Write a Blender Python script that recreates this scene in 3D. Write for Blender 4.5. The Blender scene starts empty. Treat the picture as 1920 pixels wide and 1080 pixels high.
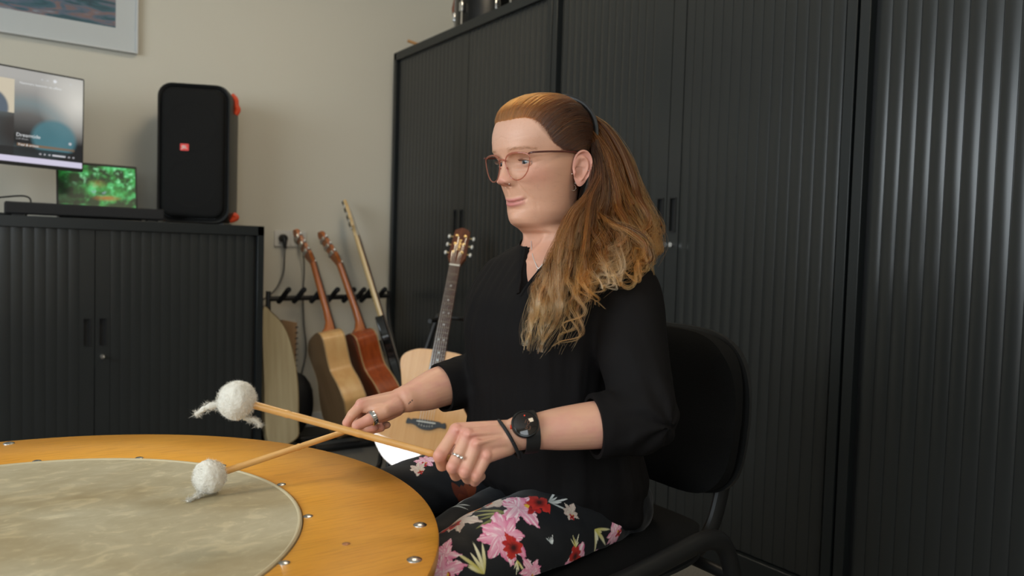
import bpy, math, random
import numpy as np
from mathutils import Vector, Matrix

SC = bpy.context.scene
COL = SC.collection
PI = math.pi
R = math.radians
random.seed(7)
RNG = np.random.default_rng(11)

# ------------------------------------------------------------------ camera
YAW, PITCH, ROLL, FPX, CAMH = R(35.35), R(2.58), R(1.71), 1420.0, 0.93
_f = np.array([math.sin(YAW) * math.cos(PITCH), math.cos(YAW) * math.cos(PITCH), -math.sin(PITCH)])
_r0 = np.array([math.cos(YAW), -math.sin(YAW), 0.0])
_u0 = np.cross(_r0, _f)
_r = _r0 * math.cos(ROLL) + _u0 * math.sin(ROLL)
_u = -_r0 * math.sin(ROLL) + _u0 * math.cos(ROLL)
cam_data = bpy.data.cameras.new('camera')
cam = bpy.data.objects.new('camera', cam_data)
COL.objects.link(cam)
cam.matrix_world = Matrix(((_r[0], _u[0], -_f[0], 0), (_r[1], _u[1], -_f[1], 0), (_r[2], _u[2], -_f[2], CAMH), (0, 0, 0, 1)))
cam_data.sensor_width = 36.0
cam_data.lens = 36.0 * FPX / 1920.0
cam_data.clip_start = 0.02
cam_data.dof.use_dof = True
cam_data.dof.focus_distance = 1.30
cam_data.dof.aperture_fstop = 4.2
SC.camera = cam

# ------------------------------------------------------------------ world, lights, exposure
w = bpy.data.worlds.new('world'); SC.world = w; w.use_nodes = True
bg = w.node_tree.nodes['Background']
bg.inputs[0].default_value = (0.62, 0.74, 0.9, 1); bg.inputs[1].default_value = 0.6
SC.view_settings.view_transform = 'Standard'
SC.view_settings.look = 'None'
SC.view_settings.exposure = 0.0
SC.view_settings.gamma = 1.0
SC.view_settings.use_curve_mapping = False

def area(name, loc, target, sx, sy, power, color):
    d = bpy.data.lights.new(name, 'AREA'); d.shape = 'RECTANGLE'; d.size = sx; d.size_y = sy
    d.energy = power; d.color = color
    o = bpy.data.objects.new(name, d); COL.objects.link(o)
    o.location = loc
    o.rotation_euler = (Vector(target) - Vector(loc)).to_track_quat('-Z', 'Y').to_euler()
    return o
# daylight through the windows of the left wall, and one behind the camera
area('daylight_left', (-2.58, 0.65, 1.62), (0, 0.65, 1.62), 2.9, 1.22, 98, (0.86, 0.95, 1.0))
area('daylight_rear', (-0.9, -1.98, 1.75), (-0.9, 0, 1.6), 1.6, 1.1, 22, (0.9, 0.97, 1.0))

# ------------------------------------------------------------------ geometry helpers
class G:
    """collects verts, faces, material indices"""
    def __init__(s): s.v = []; s.f = []; s.m = []; s.n = 0
    def add(s, vf, mi=0):
        v, f = vf
        v = np.asarray(v, float).reshape(-1, 3)
        s.v.append(v); n = s.n
        s.f.extend([tuple(int(i) + n for i in q) for q in f]); s.m.extend([mi] * len(f)); s.n += len(v)
        return s
    def verts(s): return np.concatenate(s.v) if s.v else np.zeros((0, 3))

def tf(vf, M=None, loc=(0, 0, 0), rot=(0, 0, 0), scale=(1, 1, 1)):
    v, f = vf
    if M is None:
        from mathutils import Euler
        M = Matrix.Translation(loc) @ Euler(rot).to_matrix().to_4x4() @ Matrix.Diagonal((*scale, 1))
    M = np.array(M)
    return np.asarray(v) @ M[:3, :3].T + M[:3, 3], f

def box(c, s):
    c = np.array(c, float); s = np.array(s, float) / 2
    v = [c + s * np.array(q) for q in ((-1, -1, -1), (1, -1, -1), (1, 1, -1), (-1, 1, -1), (-1, -1, 1), (1, -1, 1), (1, 1, 1), (-1, 1, 1))]
    return np.array(v), [(0, 3, 2, 1), (4, 5, 6, 7), (0, 1, 5, 4), (1, 2, 6, 5), (2, 3, 7, 6), (3, 0, 4, 7)]

def bx(x0, x1, y0, y1, z0, z1):
    return box(((x0 + x1) / 2, (y0 + y1) / 2, (z0 + z1) / 2), (x1 - x0, y1 - y0, z1 - z0))

def frames(path):
    p = np.asarray(path, float); n = len(p)
    t = np.gradient(p, axis=0); t /= np.linalg.norm(t, axis=1)[:, None] + 1e-12
    a = np.array([0, 0, 1.0]) if abs(t[0][2]) < .9 else np.array([1.0, 0, 0])
    u = np.cross(t[0], a); u /= np.linalg.norm(u)
    U = [u]
    for i in range(1, n):
        u = U[-1] - t[i] * (U[-1] @ t[i]); u /= np.linalg.norm(u) + 1e-12; U.append(u)
    U = np.array(U); return t, U, np.cross(t, U)

def tube(path, rad, n=12, caps=True, flat=1.0):
    p = np.asarray(path, float); m = len(p)
    rad = np.broadcast_to(np.asarray(rad, float), (m,))
    t, U, V = frames(p)
    a = np.linspace(0, 2 * PI, n, endpoint=False)
    v = p[:, None] + rad[:, None, None] * (np.cos(a)[None, :, None] * U[:, None] + flat * np.sin(a)[None, :, None] * V[:, None])
    f = [(i * n + j, i * n + (j + 1) % n, (i + 1) * n + (j + 1) % n, (i + 1) * n + j) for i in range(m - 1) for j in range(n)]
    v = v.reshape(-1, 3)
    if caps:
        f.append(tuple(range(n))[::-1]); f.append(tuple((m - 1) * n + j for j in range(n)))
    return v, f

def cyl(p0, p1, r0, r1=None, n=24):
    return tube([p0, p1], [r0, r0 if r1 is None else r1], n)

def lathe(prof, n=32, closed=False):
    """prof: (r, z) pairs around Z"""
    p = np.array(prof, float); m = len(p); a = np.linspace(0, 2 * PI, n, endpoint=False)
    v = np.stack([p[:, 0, None] * np.cos(a), p[:, 0, None] * np.sin(a), np.repeat(p[:, 1, None], n, 1)], -1).reshape(-1, 3)
    mm = m if closed else m - 1
    f = [(i * n + j, i * n + (j + 1) % n, ((i + 1) % m) * n + (j + 1) % n, ((i + 1) % m) * n + j) for i in range(mm) for j in range(n)]
    return v, f

def ball(c, r, nu=20, nv=12):
    if np.isscalar(r): r = (r, r, r)
    v = [(0, 0, 1)]
    for i in range(1, nv):
        th = PI * i / nv
        for j in range(nu):
            v.append((math.sin(th) * math.cos(2 * PI * j / nu), math.sin(th) * math.sin(2 * PI * j / nu), math.cos(th)))
    v.append((0, 0, -1)); v = np.array(v) * np.array(r) + np.array(c)
    f = [(0, 1 + j, 1 + (j + 1) % nu) for j in range(nu)]
    for i in range(nv - 2):
        for j in range(nu):
            a = 1 + i * nu; f.append((a + j, a + nu + j, a + nu + (j + 1) % nu, a + (j + 1) % nu))
    a = 1 + (nv - 2) * nu; e = len(v) - 1
    f += [(a + j, e, a + (j + 1) % nu) for j in range(nu)]
    return v, f

def prism(pts, d, axis='z', o=0.0):
    """outline (a,b) extruded over [o, o+d] on the axis; z:(x,y) y:(x,z) x:(y,z)"""
    n = len(pts); v = []
    for k in (o, o + d):
        for a, b in pts:
            v.append({'z': (a, b, k), 'y': (a, k, b), 'x': (k, a, b)}[axis])
    f = [tuple(range(n)), tuple(range(2 * n - 1, n - 1, -1))] + [(i, i + n, (i + 1) % n + n, (i + 1) % n) for i in range(n)]
    return np.array(v), f

def rrect(w, h, r, n=6, cx=0, cy=0):
    o = []
    for sx, sy, a0 in ((1, 1, 0), (-1, 1, 90), (-1, -1, 180), (1, -1, 270)):
        for k in range(n + 1):
            a = R(a0 + 90 * k / n); o.append((cx + sx * (w / 2 - r) + r * math.cos(a), cy + sy * (h / 2 - r) + r * math.sin(a)))
    return o

def spline(pts, n=20, closed=False):
    """Catmull-Rom through pts, n samples per span"""
    p = np.asarray(pts, float)
    q = np.vstack([p[-1], p, p[:2]]) if closed else np.vstack([2 * p[0] - p[1], p, 2 * p[-1] - p[-2]])
    spans = len(p) if closed else len(p) - 1
    out = []
    for i in range(spans):
        a, b, c, d = q[i:i + 4]
        for k in range(n):
            t = k / n
            out.append(.5 * (2 * b + (c - a) * t + (2 * a - 5 * b + 4 * c - d) * t * t + (3 * b - a - 3 * c + d) * t ** 3))
    if not closed: out.append(p[-1])
    return np.array(out)

def rootpos(o):
    while o.parent is not None: o = o.parent
    return np.array(o.location)

def mesh_from(name, v, f, mats=None, mi=None, smooth=True, cols=None):
    me = bpy.data.meshes.new(name)
    me.from_pydata([tuple(x) for x in np.asarray(v).tolist()], [], f)
    for m in (mats or []): me.materials.append(m)
    if mi is not None and len(mats or []) > 1: me.polygons.foreach_set('material_index', np.array(mi, np.int32))
    if smooth is True: me.polygons.foreach_set('use_smooth', np.ones(len(me.polygons), bool))
    if cols is not None:
        ca = me.color_attributes.new('col', 'FLOAT_COLOR', 'POINT')
        c = np.ones((len(me.vertices), 4), np.float32); c[:, :3] = cols; ca.data.foreach_set('color', c.ravel())
    me.update()
    return me

def flatshade(o, ang=35):
    """smooth with sharp edges by angle, stored in the mesh"""
    me = o.data
    import bmesh
    bm = bmesh.new(); bm.from_mesh(me); bmesh.ops.recalc_face_normals(bm, faces=bm.faces); lim = R(ang)
    for fc in bm.faces: fc.smooth = True
    for e in bm.edges: e.smooth = not (len(e.link_faces) != 2 or e.calc_face_angle(0) > lim)
    bm.to_mesh(me); bm.free()

def ob(name, g, mat, parent=None, world=True, bevel=0, seg=2, ang=35, cols=None, label=None, smooth='auto', subsurf=0):
    if isinstance(g, tuple): g = G().add(g)
    v = g.verts()
    if parent is not None and world: v = v - rootpos(parent)
    mats = mat if isinstance(mat, (list, tuple)) else [mat]
    me = mesh_from(name, v, g.f, mats, g.m, True, cols)
    o = bpy.data.objects.new(name, me); COL.objects.link(o)
    if parent is not None: o.parent = parent
    if smooth == 'auto' and cols is None: flatshade(o, ang)
    if bevel:
        b = o.modifiers.new('bevel', 'BEVEL'); b.width = bevel; b.segments = seg; b.limit_method = 'ANGLE'; b.angle_limit = R(40); b.harden_normals = False
    if subsurf:
        b = o.modifiers.new('sub', 'SUBSURF'); b.levels = subsurf; b.render_levels = subsurf
    if label: o['label'] = label
    return o

def tag(o, label, cat, group=None):
    o['label'] = label; o['category'] = cat
    if group: o['group'] = group
    return o

def thing(name, label, cat, loc=(0, 0, 0), group=None, M=None):
    o = bpy.data.objects.new(name, None); COL.objects.link(o); o.empty_display_size = .05
    if M is not None: o.matrix_world = M
    else: o.location = loc
    return tag(o, label, cat, group)

def struct(o):
    o['kind'] = 'structure'; return o

# ------------------------------------------------------------------ materials
def mat(name, col, rough=.5, metal=0., spec=.5, bump=0., bscale=200., noise=0., nscale=8., nstretch=(1, 1, 1), col2=None, coat=0., sss=0., trans=0., ior=1.45, emit=None, estr=0., vcol=False, sheen=0., aniso=None, distort=0.):
    m = bpy.data.materials.new(name); m.use_nodes = True
    nt = m.node_tree; b = nt.nodes['Principled BSDF']; L = nt.links
    b.inputs['Base Color'].default_value = (*col, 1); b.inputs['Roughness'].default_value = rough
    b.inputs['Metallic'].default_value = metal; b.inputs['Specular IOR Level'].default_value = spec
    b.inputs['Coat Weight'].default_value = coat; b.inputs['Coat Roughness'].default_value = .06
    b.inputs['Transmission Weight'].default_value = trans; b.inputs['IOR'].default_value = ior
    b.inputs['Sheen Weight'].default_value = sheen
    if sss:
        b.inputs['Subsurface Weight'].default_value = sss; b.inputs['Subsurface Scale'].default_value = .01
        b.inputs['Subsurface Radius'].default_value = (1, .35, .2)
    if emit: b.inputs['Emission Color'].default_value = (*emit, 1); b.inputs['Emission Strength'].default_value = estr
    if vcol:
        a = nt.nodes.new('ShaderNodeAttribute'); a.attribute_name = 'col'; src = a.outputs['Color']
    else: src = None
    if noise or col2:
        tc = nt.nodes.new('ShaderNodeTexCoord'); mp = nt.nodes.new('ShaderNodeMapping'); mp.inputs['Scale'].default_value = nstretch
        nz = nt.nodes.new('ShaderNodeTexNoise'); nz.inputs['Scale'].default_value = nscale; nz.inputs['Detail'].default_value = 6
        nz.inputs['Distortion'].default_value = distort
        L.new(tc.outputs['Object'], mp.inputs[0]); L.new(mp.outputs[0], nz.inputs['Vector'])
        cr = nt.nodes.new('ShaderNodeValToRGB'); cr.color_ramp.elements[0].position = .35; cr.color_ramp.elements[1].position = .65
        c2 = col2 or tuple(min(1, c * (1 + noise)) for c in col)
        c1 = col if col2 else tuple(c * (1 - noise) for c in col)
        cr.color_ramp.elements[0].color = (*c1, 1); cr.color_ramp.elements[1].color = (*c2, 1)
        L.new(nz.outputs['Fac'], cr.inputs[0])
        if src is not None:
            mx = nt.nodes.new('ShaderNodeMix'); mx.data_type = 'RGBA'; mx.blend_type = 'MULTIPLY'; mx.inputs['Factor'].default_value = 1
            L.new(src, mx.inputs['A']); L.new(cr.outputs[0], mx.inputs['B']); src = mx.outputs['Result']
        else: src = cr.outputs[0]
    if src is not None: L.new(src, b.inputs['Base Color'])
    if bump:
        tc = nt.nodes.new('ShaderNodeTexCoord'); nz = nt.nodes.new('ShaderNodeTexNoise'); nz.inputs['Scale'].default_value = bscale; nz.inputs['Detail'].default_value = 4
        L.new(tc.outputs['Object'], nz.inputs['Vector'])
        bp = nt.nodes.new('ShaderNodeBump'); bp.inputs['Strength'].default_value = bump; bp.inputs['Distance'].default_value = .002
        L.new(nz.outputs['Fac'], bp.inputs['Height']); L.new(bp.outputs[0], b.inputs['Normal'])
    return m

M_wall = mat('painted_plaster', (.60, .565, .48), .75, bump=.25, bscale=120)
M_ceil = mat('ceiling_paint', (.62, .61, .57), .8)
M_floor = mat('speckled_carpet', (.09, .085, .075), .9, col2=(.16, .15, .13), nscale=260, bump=.4)
M_white = mat('white_frame_paint', (.75, .75, .74), .4)
M_anth = mat('anthracite_powder_coat', (.012, .0145, .0155), .33, spec=.5, bump=.03, bscale=900)
M_slat = mat('anthracite_slats', (.021, .0225, .022), .26, spec=.5)
M_black = mat('black_plastic', (.012, .012, .012), .42)
M_blackm = mat('matte_black', (.010, .010, .011), .75)
M_gap = mat('dark_recess', (.006, .006, .006), .7)
M_chrome = mat('chrome', (.8, .8, .8), .15, metal=1)
M_steel = mat('satin_steel', (.62, .62, .6), .28, metal=1)
M_brass = mat('brass', (.55, .40, .18), .42, metal=1)
M_orange = mat('orange_rubber', (.75, .07, .015), .5)
M_fabric = mat('black_upholstery', (.0028, .0028, .0028), .95, bump=.3, bscale=700, spec=.2)
M_glass = mat('window_glass', (1, 1, 1), .02, trans=1, ior=1.05)
# ------------------------------------------------------------------ room shell
XR, YB, XL, YF, ZC = 2.30, 3.80, -2.70, -2.1, 2.75
CX = 1.834     # plane of the tall cabinet fronts
struct(ob('floor', bx(XL, XR, YF, YB, -.1, 0), M_floor))
struct(ob('ceiling', bx(XL, XR, YF, YB, ZC, ZC + .1), M_ceil))
struct(ob('wall_back', bx(XL, XR, YB, YB + .1, 0, ZC), M_wall))
struct(ob('wall_right', bx(XR, XR + .1, YF, YB, 0, ZC), M_wall))
# left wall with a wide window, wall behind the camera with another
wy0, wy1, wz0, wz1 = -.85, 2.15, .98, 2.26
g = G().add(bx(XL - .1, XL, YF, YB, 0, wz0)).add(bx(XL - .1, XL, YF, YB, wz1, ZC)).add(bx(XL - .1, XL, YF, wy0, wz0, wz1)).add(bx(XL - .1, XL, wy1, YB, wz0, wz1))
struct(ob('wall_left', g, M_wall))
vx0, vx1, vz0, vz1 = -1.75, -.05, 1.15, 2.32
g = G().add(bx(XL, XR, YF - .1, YF, 0, vz0)).add(bx(XL, XR, YF - .1, YF, vz1, ZC)).add(bx(XL, vx0, YF - .1, YF, vz0, vz1)).add(bx(vx1, XR, YF - .1, YF, vz0, vz1))
struct(ob('wall_front', g, M_wall))
def window(name, ax, a0, a1, z0, z1, p, n):
    e = bpy.data.objects.new(name, None); COL.objects.link(e); struct(e)
    g = G()
    def bar(u0, u1, q0, q1):
        g.add(bx(p - .04, p + .04, u0, u1, q0, q1) if ax == 'x' else bx(u0, u1, p - .04, p + .04, q0, q1))
    bar(a0, a1, z0, z0 + .06); bar(a0, a1, z1 - .06, z1)
    for k in range(n + 1):
        c = a0 + (a1 - a0) * k / n; c = min(max(c, a0 + .03), a1 - .03); bar(c - .03, c + .03, z0, z1)
    f = ob('window_frame', g, M_white, e, bevel=.004)
    gg = bx(p - .004, p + .004, a0 + .04, a1 - .04, z0 + .04, z1 - .04) if ax == 'x' else bx(a0 + .04, a1 - .04, p - .004, p + .004, z0 + .04, z1 - .04)
    ob('pane', gg, M_glass, e)
window('window_1', 'x', wy0, wy1, wz0, wz1, XL - .05, 3)
window('window_2', 'y', vx0, vx1, vz0, vz1, YF - .05, 2)
struct(ob('baseboard_back', bx(XL, 1.84, YB - .012, YB, 0, .07), M_white))
struct(ob('baseboard_left', bx(XL, XL + .012, YF, YB - .013, 0, .07), M_white))

# ceiling lamp: the shadows on the back wall come from here
def ceiling_lamp(x, y, label, power, sx=.55, sy=.55):
    t = thing('ceiling_light', label, 'ceiling light', (x, y, ZC - .05))
    ob('lamp_frame', G().add(bx(x - sx / 2 - .03, x + sx / 2 + .03, y - sy / 2 - .03, y + sy / 2 + .03, ZC - .02, ZC)), M_white, t, bevel=.004)
    ob('diffuser', bx(x - sx / 2, x + sx / 2, y - sy / 2, y + sy / 2, ZC - .028, ZC - .018), mat('lamp_diffuser', (.9, .9, .85), .6, emit=(1, .83, .60), estr=power), t)
    return t

ceiling_lamp(1.15, 2.15, 'square ceiling light panel above the guitars', 17.0)
ceiling_lamp(1.0, -.5, 'square ceiling light panel above the camera side of the room', 13.0)
# ------------------------------------------------------------------ tambour cabinets
PITCHS = .0372
def slats(y0, y1, z0, z1, depth=.0045, pitch=PITCHS):
    """vertical slats over [y0,y1], front face towards -X at x=0"""
    n = max(1, round((y1 - y0) / pitch)); pts = []
    w_ = (y1 - y0) / n
    for i in range(n):
        a = y0 + i * w_
        for t, d in ((.0, .0034), (.022, .0034), (.034, .0016), (.12, .0009), (.3, .0001), (.5, 0), (.7, .0004), (.85, .0012), (.965, .0022), (.978, .0034)):
            pts.append((a + t * w_, d * depth / .0045))
    pts.append((y1, .0034)); m = len(pts)
    v = [(d, y, z0) for y, d in pts] + [(d, y, z1) for y, d in pts]
    return np.array(v), [(i, i + m, i + 1 + m, i + 1) for i in range(m - 1)]

def frame_rect(a0, a1, z0, z1, o=0):  # helper outline
    return [(a0, z0), (a1, z0), (a1, z1), (a0, z1)]

def tambour_cabinet(label, y0, y1, h, ymid, toW, group=None, name='tambour_cabinet', hz=1.025, depth=.43, lockside=-1, rail=.042, curve=1.0):
    """built in local space: front plane x=0, runs along +y, body behind at +x; toW: matrix to the world"""
    t = thing(name, label, 'cabinet', M=toW, group=group)
    W_, s, rd = y1 - y0, .04, .016
    g = G()
    g.add(bx(0, depth, y0, y0 + s - .012, 0, h)).add(bx(0, depth, y1 - s + .012, y1, 0, h))
    g.add(bx(0, depth, y0, y1, h - rail, h)).add(bx(0, depth, y0, y1, 0, .065)).add(bx(depth - .01, depth, y0, y1, 0, h))
    ob('cabinet_body', g, M_anth, t, world=False, bevel=.0015)
    g = G().add(bx(rd + .012, rd + .016, y0 + .02, y1 - .02, .05, h - .03))
    ob('inner_panel', g, M_gap, t, world=False)
    for a, b, side in ((y0 + s, ymid - .0015, -1), (ymid + .0015, y1 - s, 1)):
        st = .052
        e0, e1 = (b - st, b) if side < 0 else (a, a + st)
        q0, q1 = (a, b - st) if side < 0 else (a + st, b)
        sl = slats(q0, q1, .07, h - rail + .004, .0045 * curve); sl = (sl[0] + np.array([rd, 0, 0]), sl[1])
        g = G().add(sl)
        # flat end stile around the handle slot
        hc = (e0 + e1) / 2; hw, hh = .0105, .064
        hz0, hz1 = hz - .005, hz + .1
        x0, x1 = rd - .001, rd + .012
        g.add(bx(x0, x1, e0, hc - hw, .07, h - rail + .004)).add(bx(x0, x1, hc + hw, e1, .07, h - rail + .004))
        g.add(bx(x0, x1, hc - hw, hc + hw, .07, hz0)).add(bx(x0, x1, hc - hw, hc + hw, hz1, h - rail + .004))
        d = ob('door', g, [M_slat], t, world=False, ang=25)
        g = G().add(bx(rd + .008, rd + .013, hc - hw, hc + hw, hz0, hz1))
        g.add(bx(rd - .0035, rd + .001, hc - hw - .004, hc - hw, hz0 - .004, hz1 + .004)).add(bx(rd - .0035, rd + .001, hc + hw, hc + hw + .004, hz0 - .004, hz1 + .004))
        g.add(bx(rd - .0035, rd + .001, hc - hw, hc + hw, hz0 - .004, hz0)).add(bx(rd - .0035, rd + .001, hc - hw, hc + hw, hz1, hz1 + .004))
        ob('handle', g, M_gap, d, world=False)
        if side == lockside:
            lz = hz0 - .045
            lk = ob('lock', G().add(cyl((rd - .008, hc, lz), (rd + .002, hc, lz), .009, n=20)), M_chrome, d, world=False, label='chrome lock')
            ob('key', G().add(bx(rd - .026, rd - .006, hc - .0012, hc + .0012, lz - .004, lz + .004)).add(tf(lathe([(.0001, -.001), (.009, -.001), (.009, .001), (.0001, .001)], 16), loc=(rd - .032, hc, lz), rot=(PI / 2, 0, 0))), M_chrome, lk, world=False)
    return t

Mr = Matrix.Translation((CX, 0, 0))
tambour_cabinet('tall anthracite tambour cabinet in the far corner behind the standing guitar', 2.372, 3.745, 1.985, 3.06, Mr, 'tall tambour cabinets along the right wall', curve=.5)
tambour_cabinet('tall anthracite tambour cabinet directly behind the seated woman', 1.102, 2.366, 1.985, 1.745, Mr, 'tall tambour cabinets along the right wall', curve=.8)
tambour_cabinet('tall anthracite tambour cabinet at the right edge, bright streaks on its slats', -.17, 1.094, 1.985, .46, Mr, 'tall tambour cabinets along the right wall')
# low cabinet under the screens: local +y -> world -x, front towards -Y
LY = 3.36
Ml = Matrix(((0, -1, 0, 0), (1, 0, 0, LY), (0, 0, 1, 0), (0, 0, 0, 1)))
tambour_cabinet('low anthracite tambour cabinet under the screens and the speaker', -1.038, .27, 1.018, -.383, Ml, name='low_tambour_cabinet', hz=.525, depth=.42, lockside=-1, curve=.42)
LT = 1.018
# ------------------------------------------------------------------ things on and around the low cabinet
# framed picture on the back wall: right lower corner at x .602, z 1.786
px0, px1, pz0, pz1 = -.55, .593, 1.771, 2.55
t = thing('framed_picture', 'large framed abstract painting in blue and brown strokes with a wide white mat', 'picture', (.03, YB, pz0))
fr = [(px0, pz0), (px1, pz0), (px1, pz1), (px0, pz1)]
def ring_y(o, i, y0, y1):
    n = len(o); v = []
    for y in (y0, y1):
        v += [(a, y, b) for a, b in o]; v += [(a, y, b) for a, b in i]
    f = []
    for k in range(n):
        l = (k + 1) % n
        f += [(k, l, l + n, k + n), (k + 2 * n, k + 3 * n, l + 3 * n, l + 2 * n), (k, k + 2 * n, l + 2 * n, l), (k + n, l + n, l + 3 * n, k + 3 * n)]
    return np.array(v), f
b = .008
inn = [(px0 + b, pz0 + b), (px1 - b, pz0 + b), (px1 - b, pz1 - b), (px0 + b, pz1 - b)]
ob('frame', ring_y(fr, inn, YB - .03, YB - .002), mat('pale_frame', (.55, .56, .56), .4), t, bevel=.001)
mb = .088
art = [(px0 + mb, pz0 + mb + .012), (px1 - mb, pz0 + mb + .012), (px1 - mb, pz1 - mb), (px0 + mb, pz1 - mb)]
ob('mat_board', ring_y(inn, art, YB - .016, YB - .012), mat('mat_board', (.50, .52, .52), .5), t)
# painted strokes: layered stretched noise
m = bpy.data.materials.new('painting'); m.use_nodes = True; nt = m.node_tree; bs = nt.nodes['Principled BSDF']; bs.inputs['Roughness'].default_value = .5
tc = nt.nodes.new('ShaderNodeTexCoord'); mp = nt.nodes.new('ShaderNodeMapping'); mp.inputs['Scale'].default_value = (3, 1, 13); mp.inputs['Rotation'].default_value = (0, .25, 0)
nz = nt.nodes.new('ShaderNodeTexNoise'); nz.inputs['Scale'].default_value = 2.2; nz.inputs['Detail'].default_value = 8; nz.inputs['Distortion'].default_value = 1.2
cr = nt.nodes.new('ShaderNodeValToRGB'); e = cr.color_ramp.elements
e[0].position = .3; e[0].color = (.01, .02, .035, 1); e[1].position = .75; e[1].color = (.35, .38, .38, 1)
for p_, c_ in ((.42, (.03, .10, .13)), (.5, (.10, .13, .19)), (.56, (.20, .12, .11)), (.64, (.17, .19, .24))): q = e.new(p_); q.color = (*c_, 1)
nt.links.new(tc.outputs['Object'], mp.inputs[0]); nt.links.new(mp.outputs[0], nz.inputs['Vector']); nt.links.new(nz.outputs['Fac'], cr.inputs[0]); nt.links.new(cr.outputs[0], bs.inputs['Base Color'])
ob('painting', bx(art[0][0], art[1][0], YB - .012, YB - .008, art[0][1], art[2][1]), m, t)

# ---- party speaker
SX, SY = .826, 3.615
t = thing('party_speaker', 'tall black party speaker with orange corner grips and a small red logo', 'speaker', (SX, SY, LT))
hw, hh, dp = .152, .606, .30
def spk_out(w_, z0, z1, r):
    return [(a + SX, b_) for a, b_ in rrect(w_, z1 - z0, r, 10, 0, (z0 + z1) / 2)]
z0, z1 = LT + .004, LT + hh
# body: stacked rounded outlines with a bulged depth profile
def shell(offs, w_, z0, z1, r):
    V, F, n = [], [], None
    for y, ins in offs:
        o = spk_out(w_ - 2 * ins, z0 + ins, z1 - ins, max(r - ins * .6, .01)); n = len(o)
        V += [(a, y, b_) for a, b_ in o]
    for k in range(len(offs) - 1):
        F += [(k * n + i, k * n + (i + 1) % n, (k + 1) * n + (i + 1) % n, (k + 1) * n + i) for i in range(n)]
    F.append(tuple(range(n))[::-1]); F.append(tuple(range((len(offs) - 1) * n, len(offs) * n)))
    return np.array(V), F
yf = SY - .13
ob('cabinet_shell', shell([(yf + .012, .02), (yf, .012), (yf - .004, .004), (yf + .02, 0), (yf + .20, .004), (yf + .25, .02), (yf + .26, .045)], .302, z0, z1, .062), M_black, t, ang=50)
M_grl = mat('perforated_grille', (.0055, .0055, .0055), .75, spec=.25, bump=.5, bscale=1500)
gr = ob('grille', shell([(yf + .002, .022), (yf - .012, .024), (yf - .018, .030), (yf - .021, .04)], .302, z0, z1, .062), M_grl, t, ang=50)
for zc in (LT + .175, LT + .42):
    ob('woofer_ring', tf(lathe([(.096, -.0006), (.104, -.0002), (.110, .001), (.104, .002), (.096, .001)], 48), loc=(SX - .004, yf - .0205, zc), rot=(PI / 2, 0, 0)), M_grl, gr)
lg = ob('logo_badge', tf(prism(rrect(.035, .029, .003, 4), .004), loc=(SX - .032, yf - .021, 1.345), rot=(PI / 2, 0, 0)), mat('red_badge', (.72, .02, .008), .4), t, label='red rectangular logo badge')
def text(name, s, size, M, mat_, parent, ext=.0006, align='CENTER'):
    c = bpy.data.curves.new(name, 'FONT'); c.body = s; c.size = size; c.extrude = ext; c.align_x = align; c.align_y = 'CENTER'
    tmp = bpy.data.objects.new(name, c); COL.objects.link(tmp)
    me = bpy.data.meshes.new_from_object(tmp.evaluated_get(bpy.context.evaluated_depsgraph_get()))
    bpy.data.objects.remove(tmp); me.materials.clear(); me.materials.append(mat_)
    o = bpy.data.objects.new(name, me); COL.objects.link(o)
    M = M.copy()
    if parent is not None:
        o.parent = parent; M = Matrix.Translation(-Vector(rootpos(parent))) @ M if parent else M
    me.transform(M); return o
RX90 = Matrix.Rotation(PI / 2, 4, 'X')
text('logo_text', 'JBL', .017, Matrix.Translation((SX - .032, yf - .0258, 1.345)) @ RX90 @ Matrix.Diagonal((1, 1.15, 1, 1)), mat('badge_white', (.8, .75, .72), .5), lg, .0008)
for sx, sz in ((1, 1), (-1, 1), (1, -1), (-1, -1)):
    xx = SX + sx * .149; zz = (z1 - .055) if sz > 0 else (z0 + .032)
    if sz > 0: pth = [(xx - sx * .016, SY - .02, zz + .034), (xx + sx * .001, SY - .02, zz + .016), (xx + sx * .004, SY - .02, zz - .01), (xx + sx * .012, SY - .02, zz - .03), (xx + sx * .001, SY - .02, zz - .05)]
    else: pth = [(xx - sx * .016, SY - .02, zz - .012), (xx + sx * .004, SY - .02, zz - .004), (xx + sx * .012, SY - .02, zz + .006), (xx - sx * .002, SY - .02, zz + .016)]
    ob('corner_grip', tube(spline(pth, 5), .0085, 10, flat=1.5), M_orange, t, label='orange rubber corner grip')
for q_ in (-1, 1): ob('foot', bx(SX + q_ * .095 - .025, SX + q_ * .095 + .025, SY - .1, SY + .1, LT, LT + .012), M_black, t)

t.rotation_euler.z = R(-25)

# ---- sound bar along the front edge
t = thing('sound_bar', 'long flat black sound bar lying along the front edge of the low cabinet', 'sound bar', (.3, 3.42, LT))
ob('housing', shell_b := bx(.088, .636, 3.385, 3.462, LT + .007, LT + .052), M_blackm, t, bevel=.006, seg=3)
for q_ in (.13, .595): ob('foot', bx(q_ - .02, q_ + .02, 3.40, 3.45, LT, LT + .008), M_black, t)
# ---- cable loop at the left
cp = spline([(-.02, 3.47, LT + .012), (.05, 3.47, LT + .058), (.10, 3.475, LT + .072), (.155, 3.48, LT + .078), (.175, 3.485, LT + .06), (.16, 3.482, LT + .006), (.1, 3.478, LT + .005), (-.05, 3.476, LT + .005)], 8)
tag(ob('cable', tube(cp, .0032, 8), M_black), 'thin black cable curled above the left end of the sound bar', 'cable')

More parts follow.
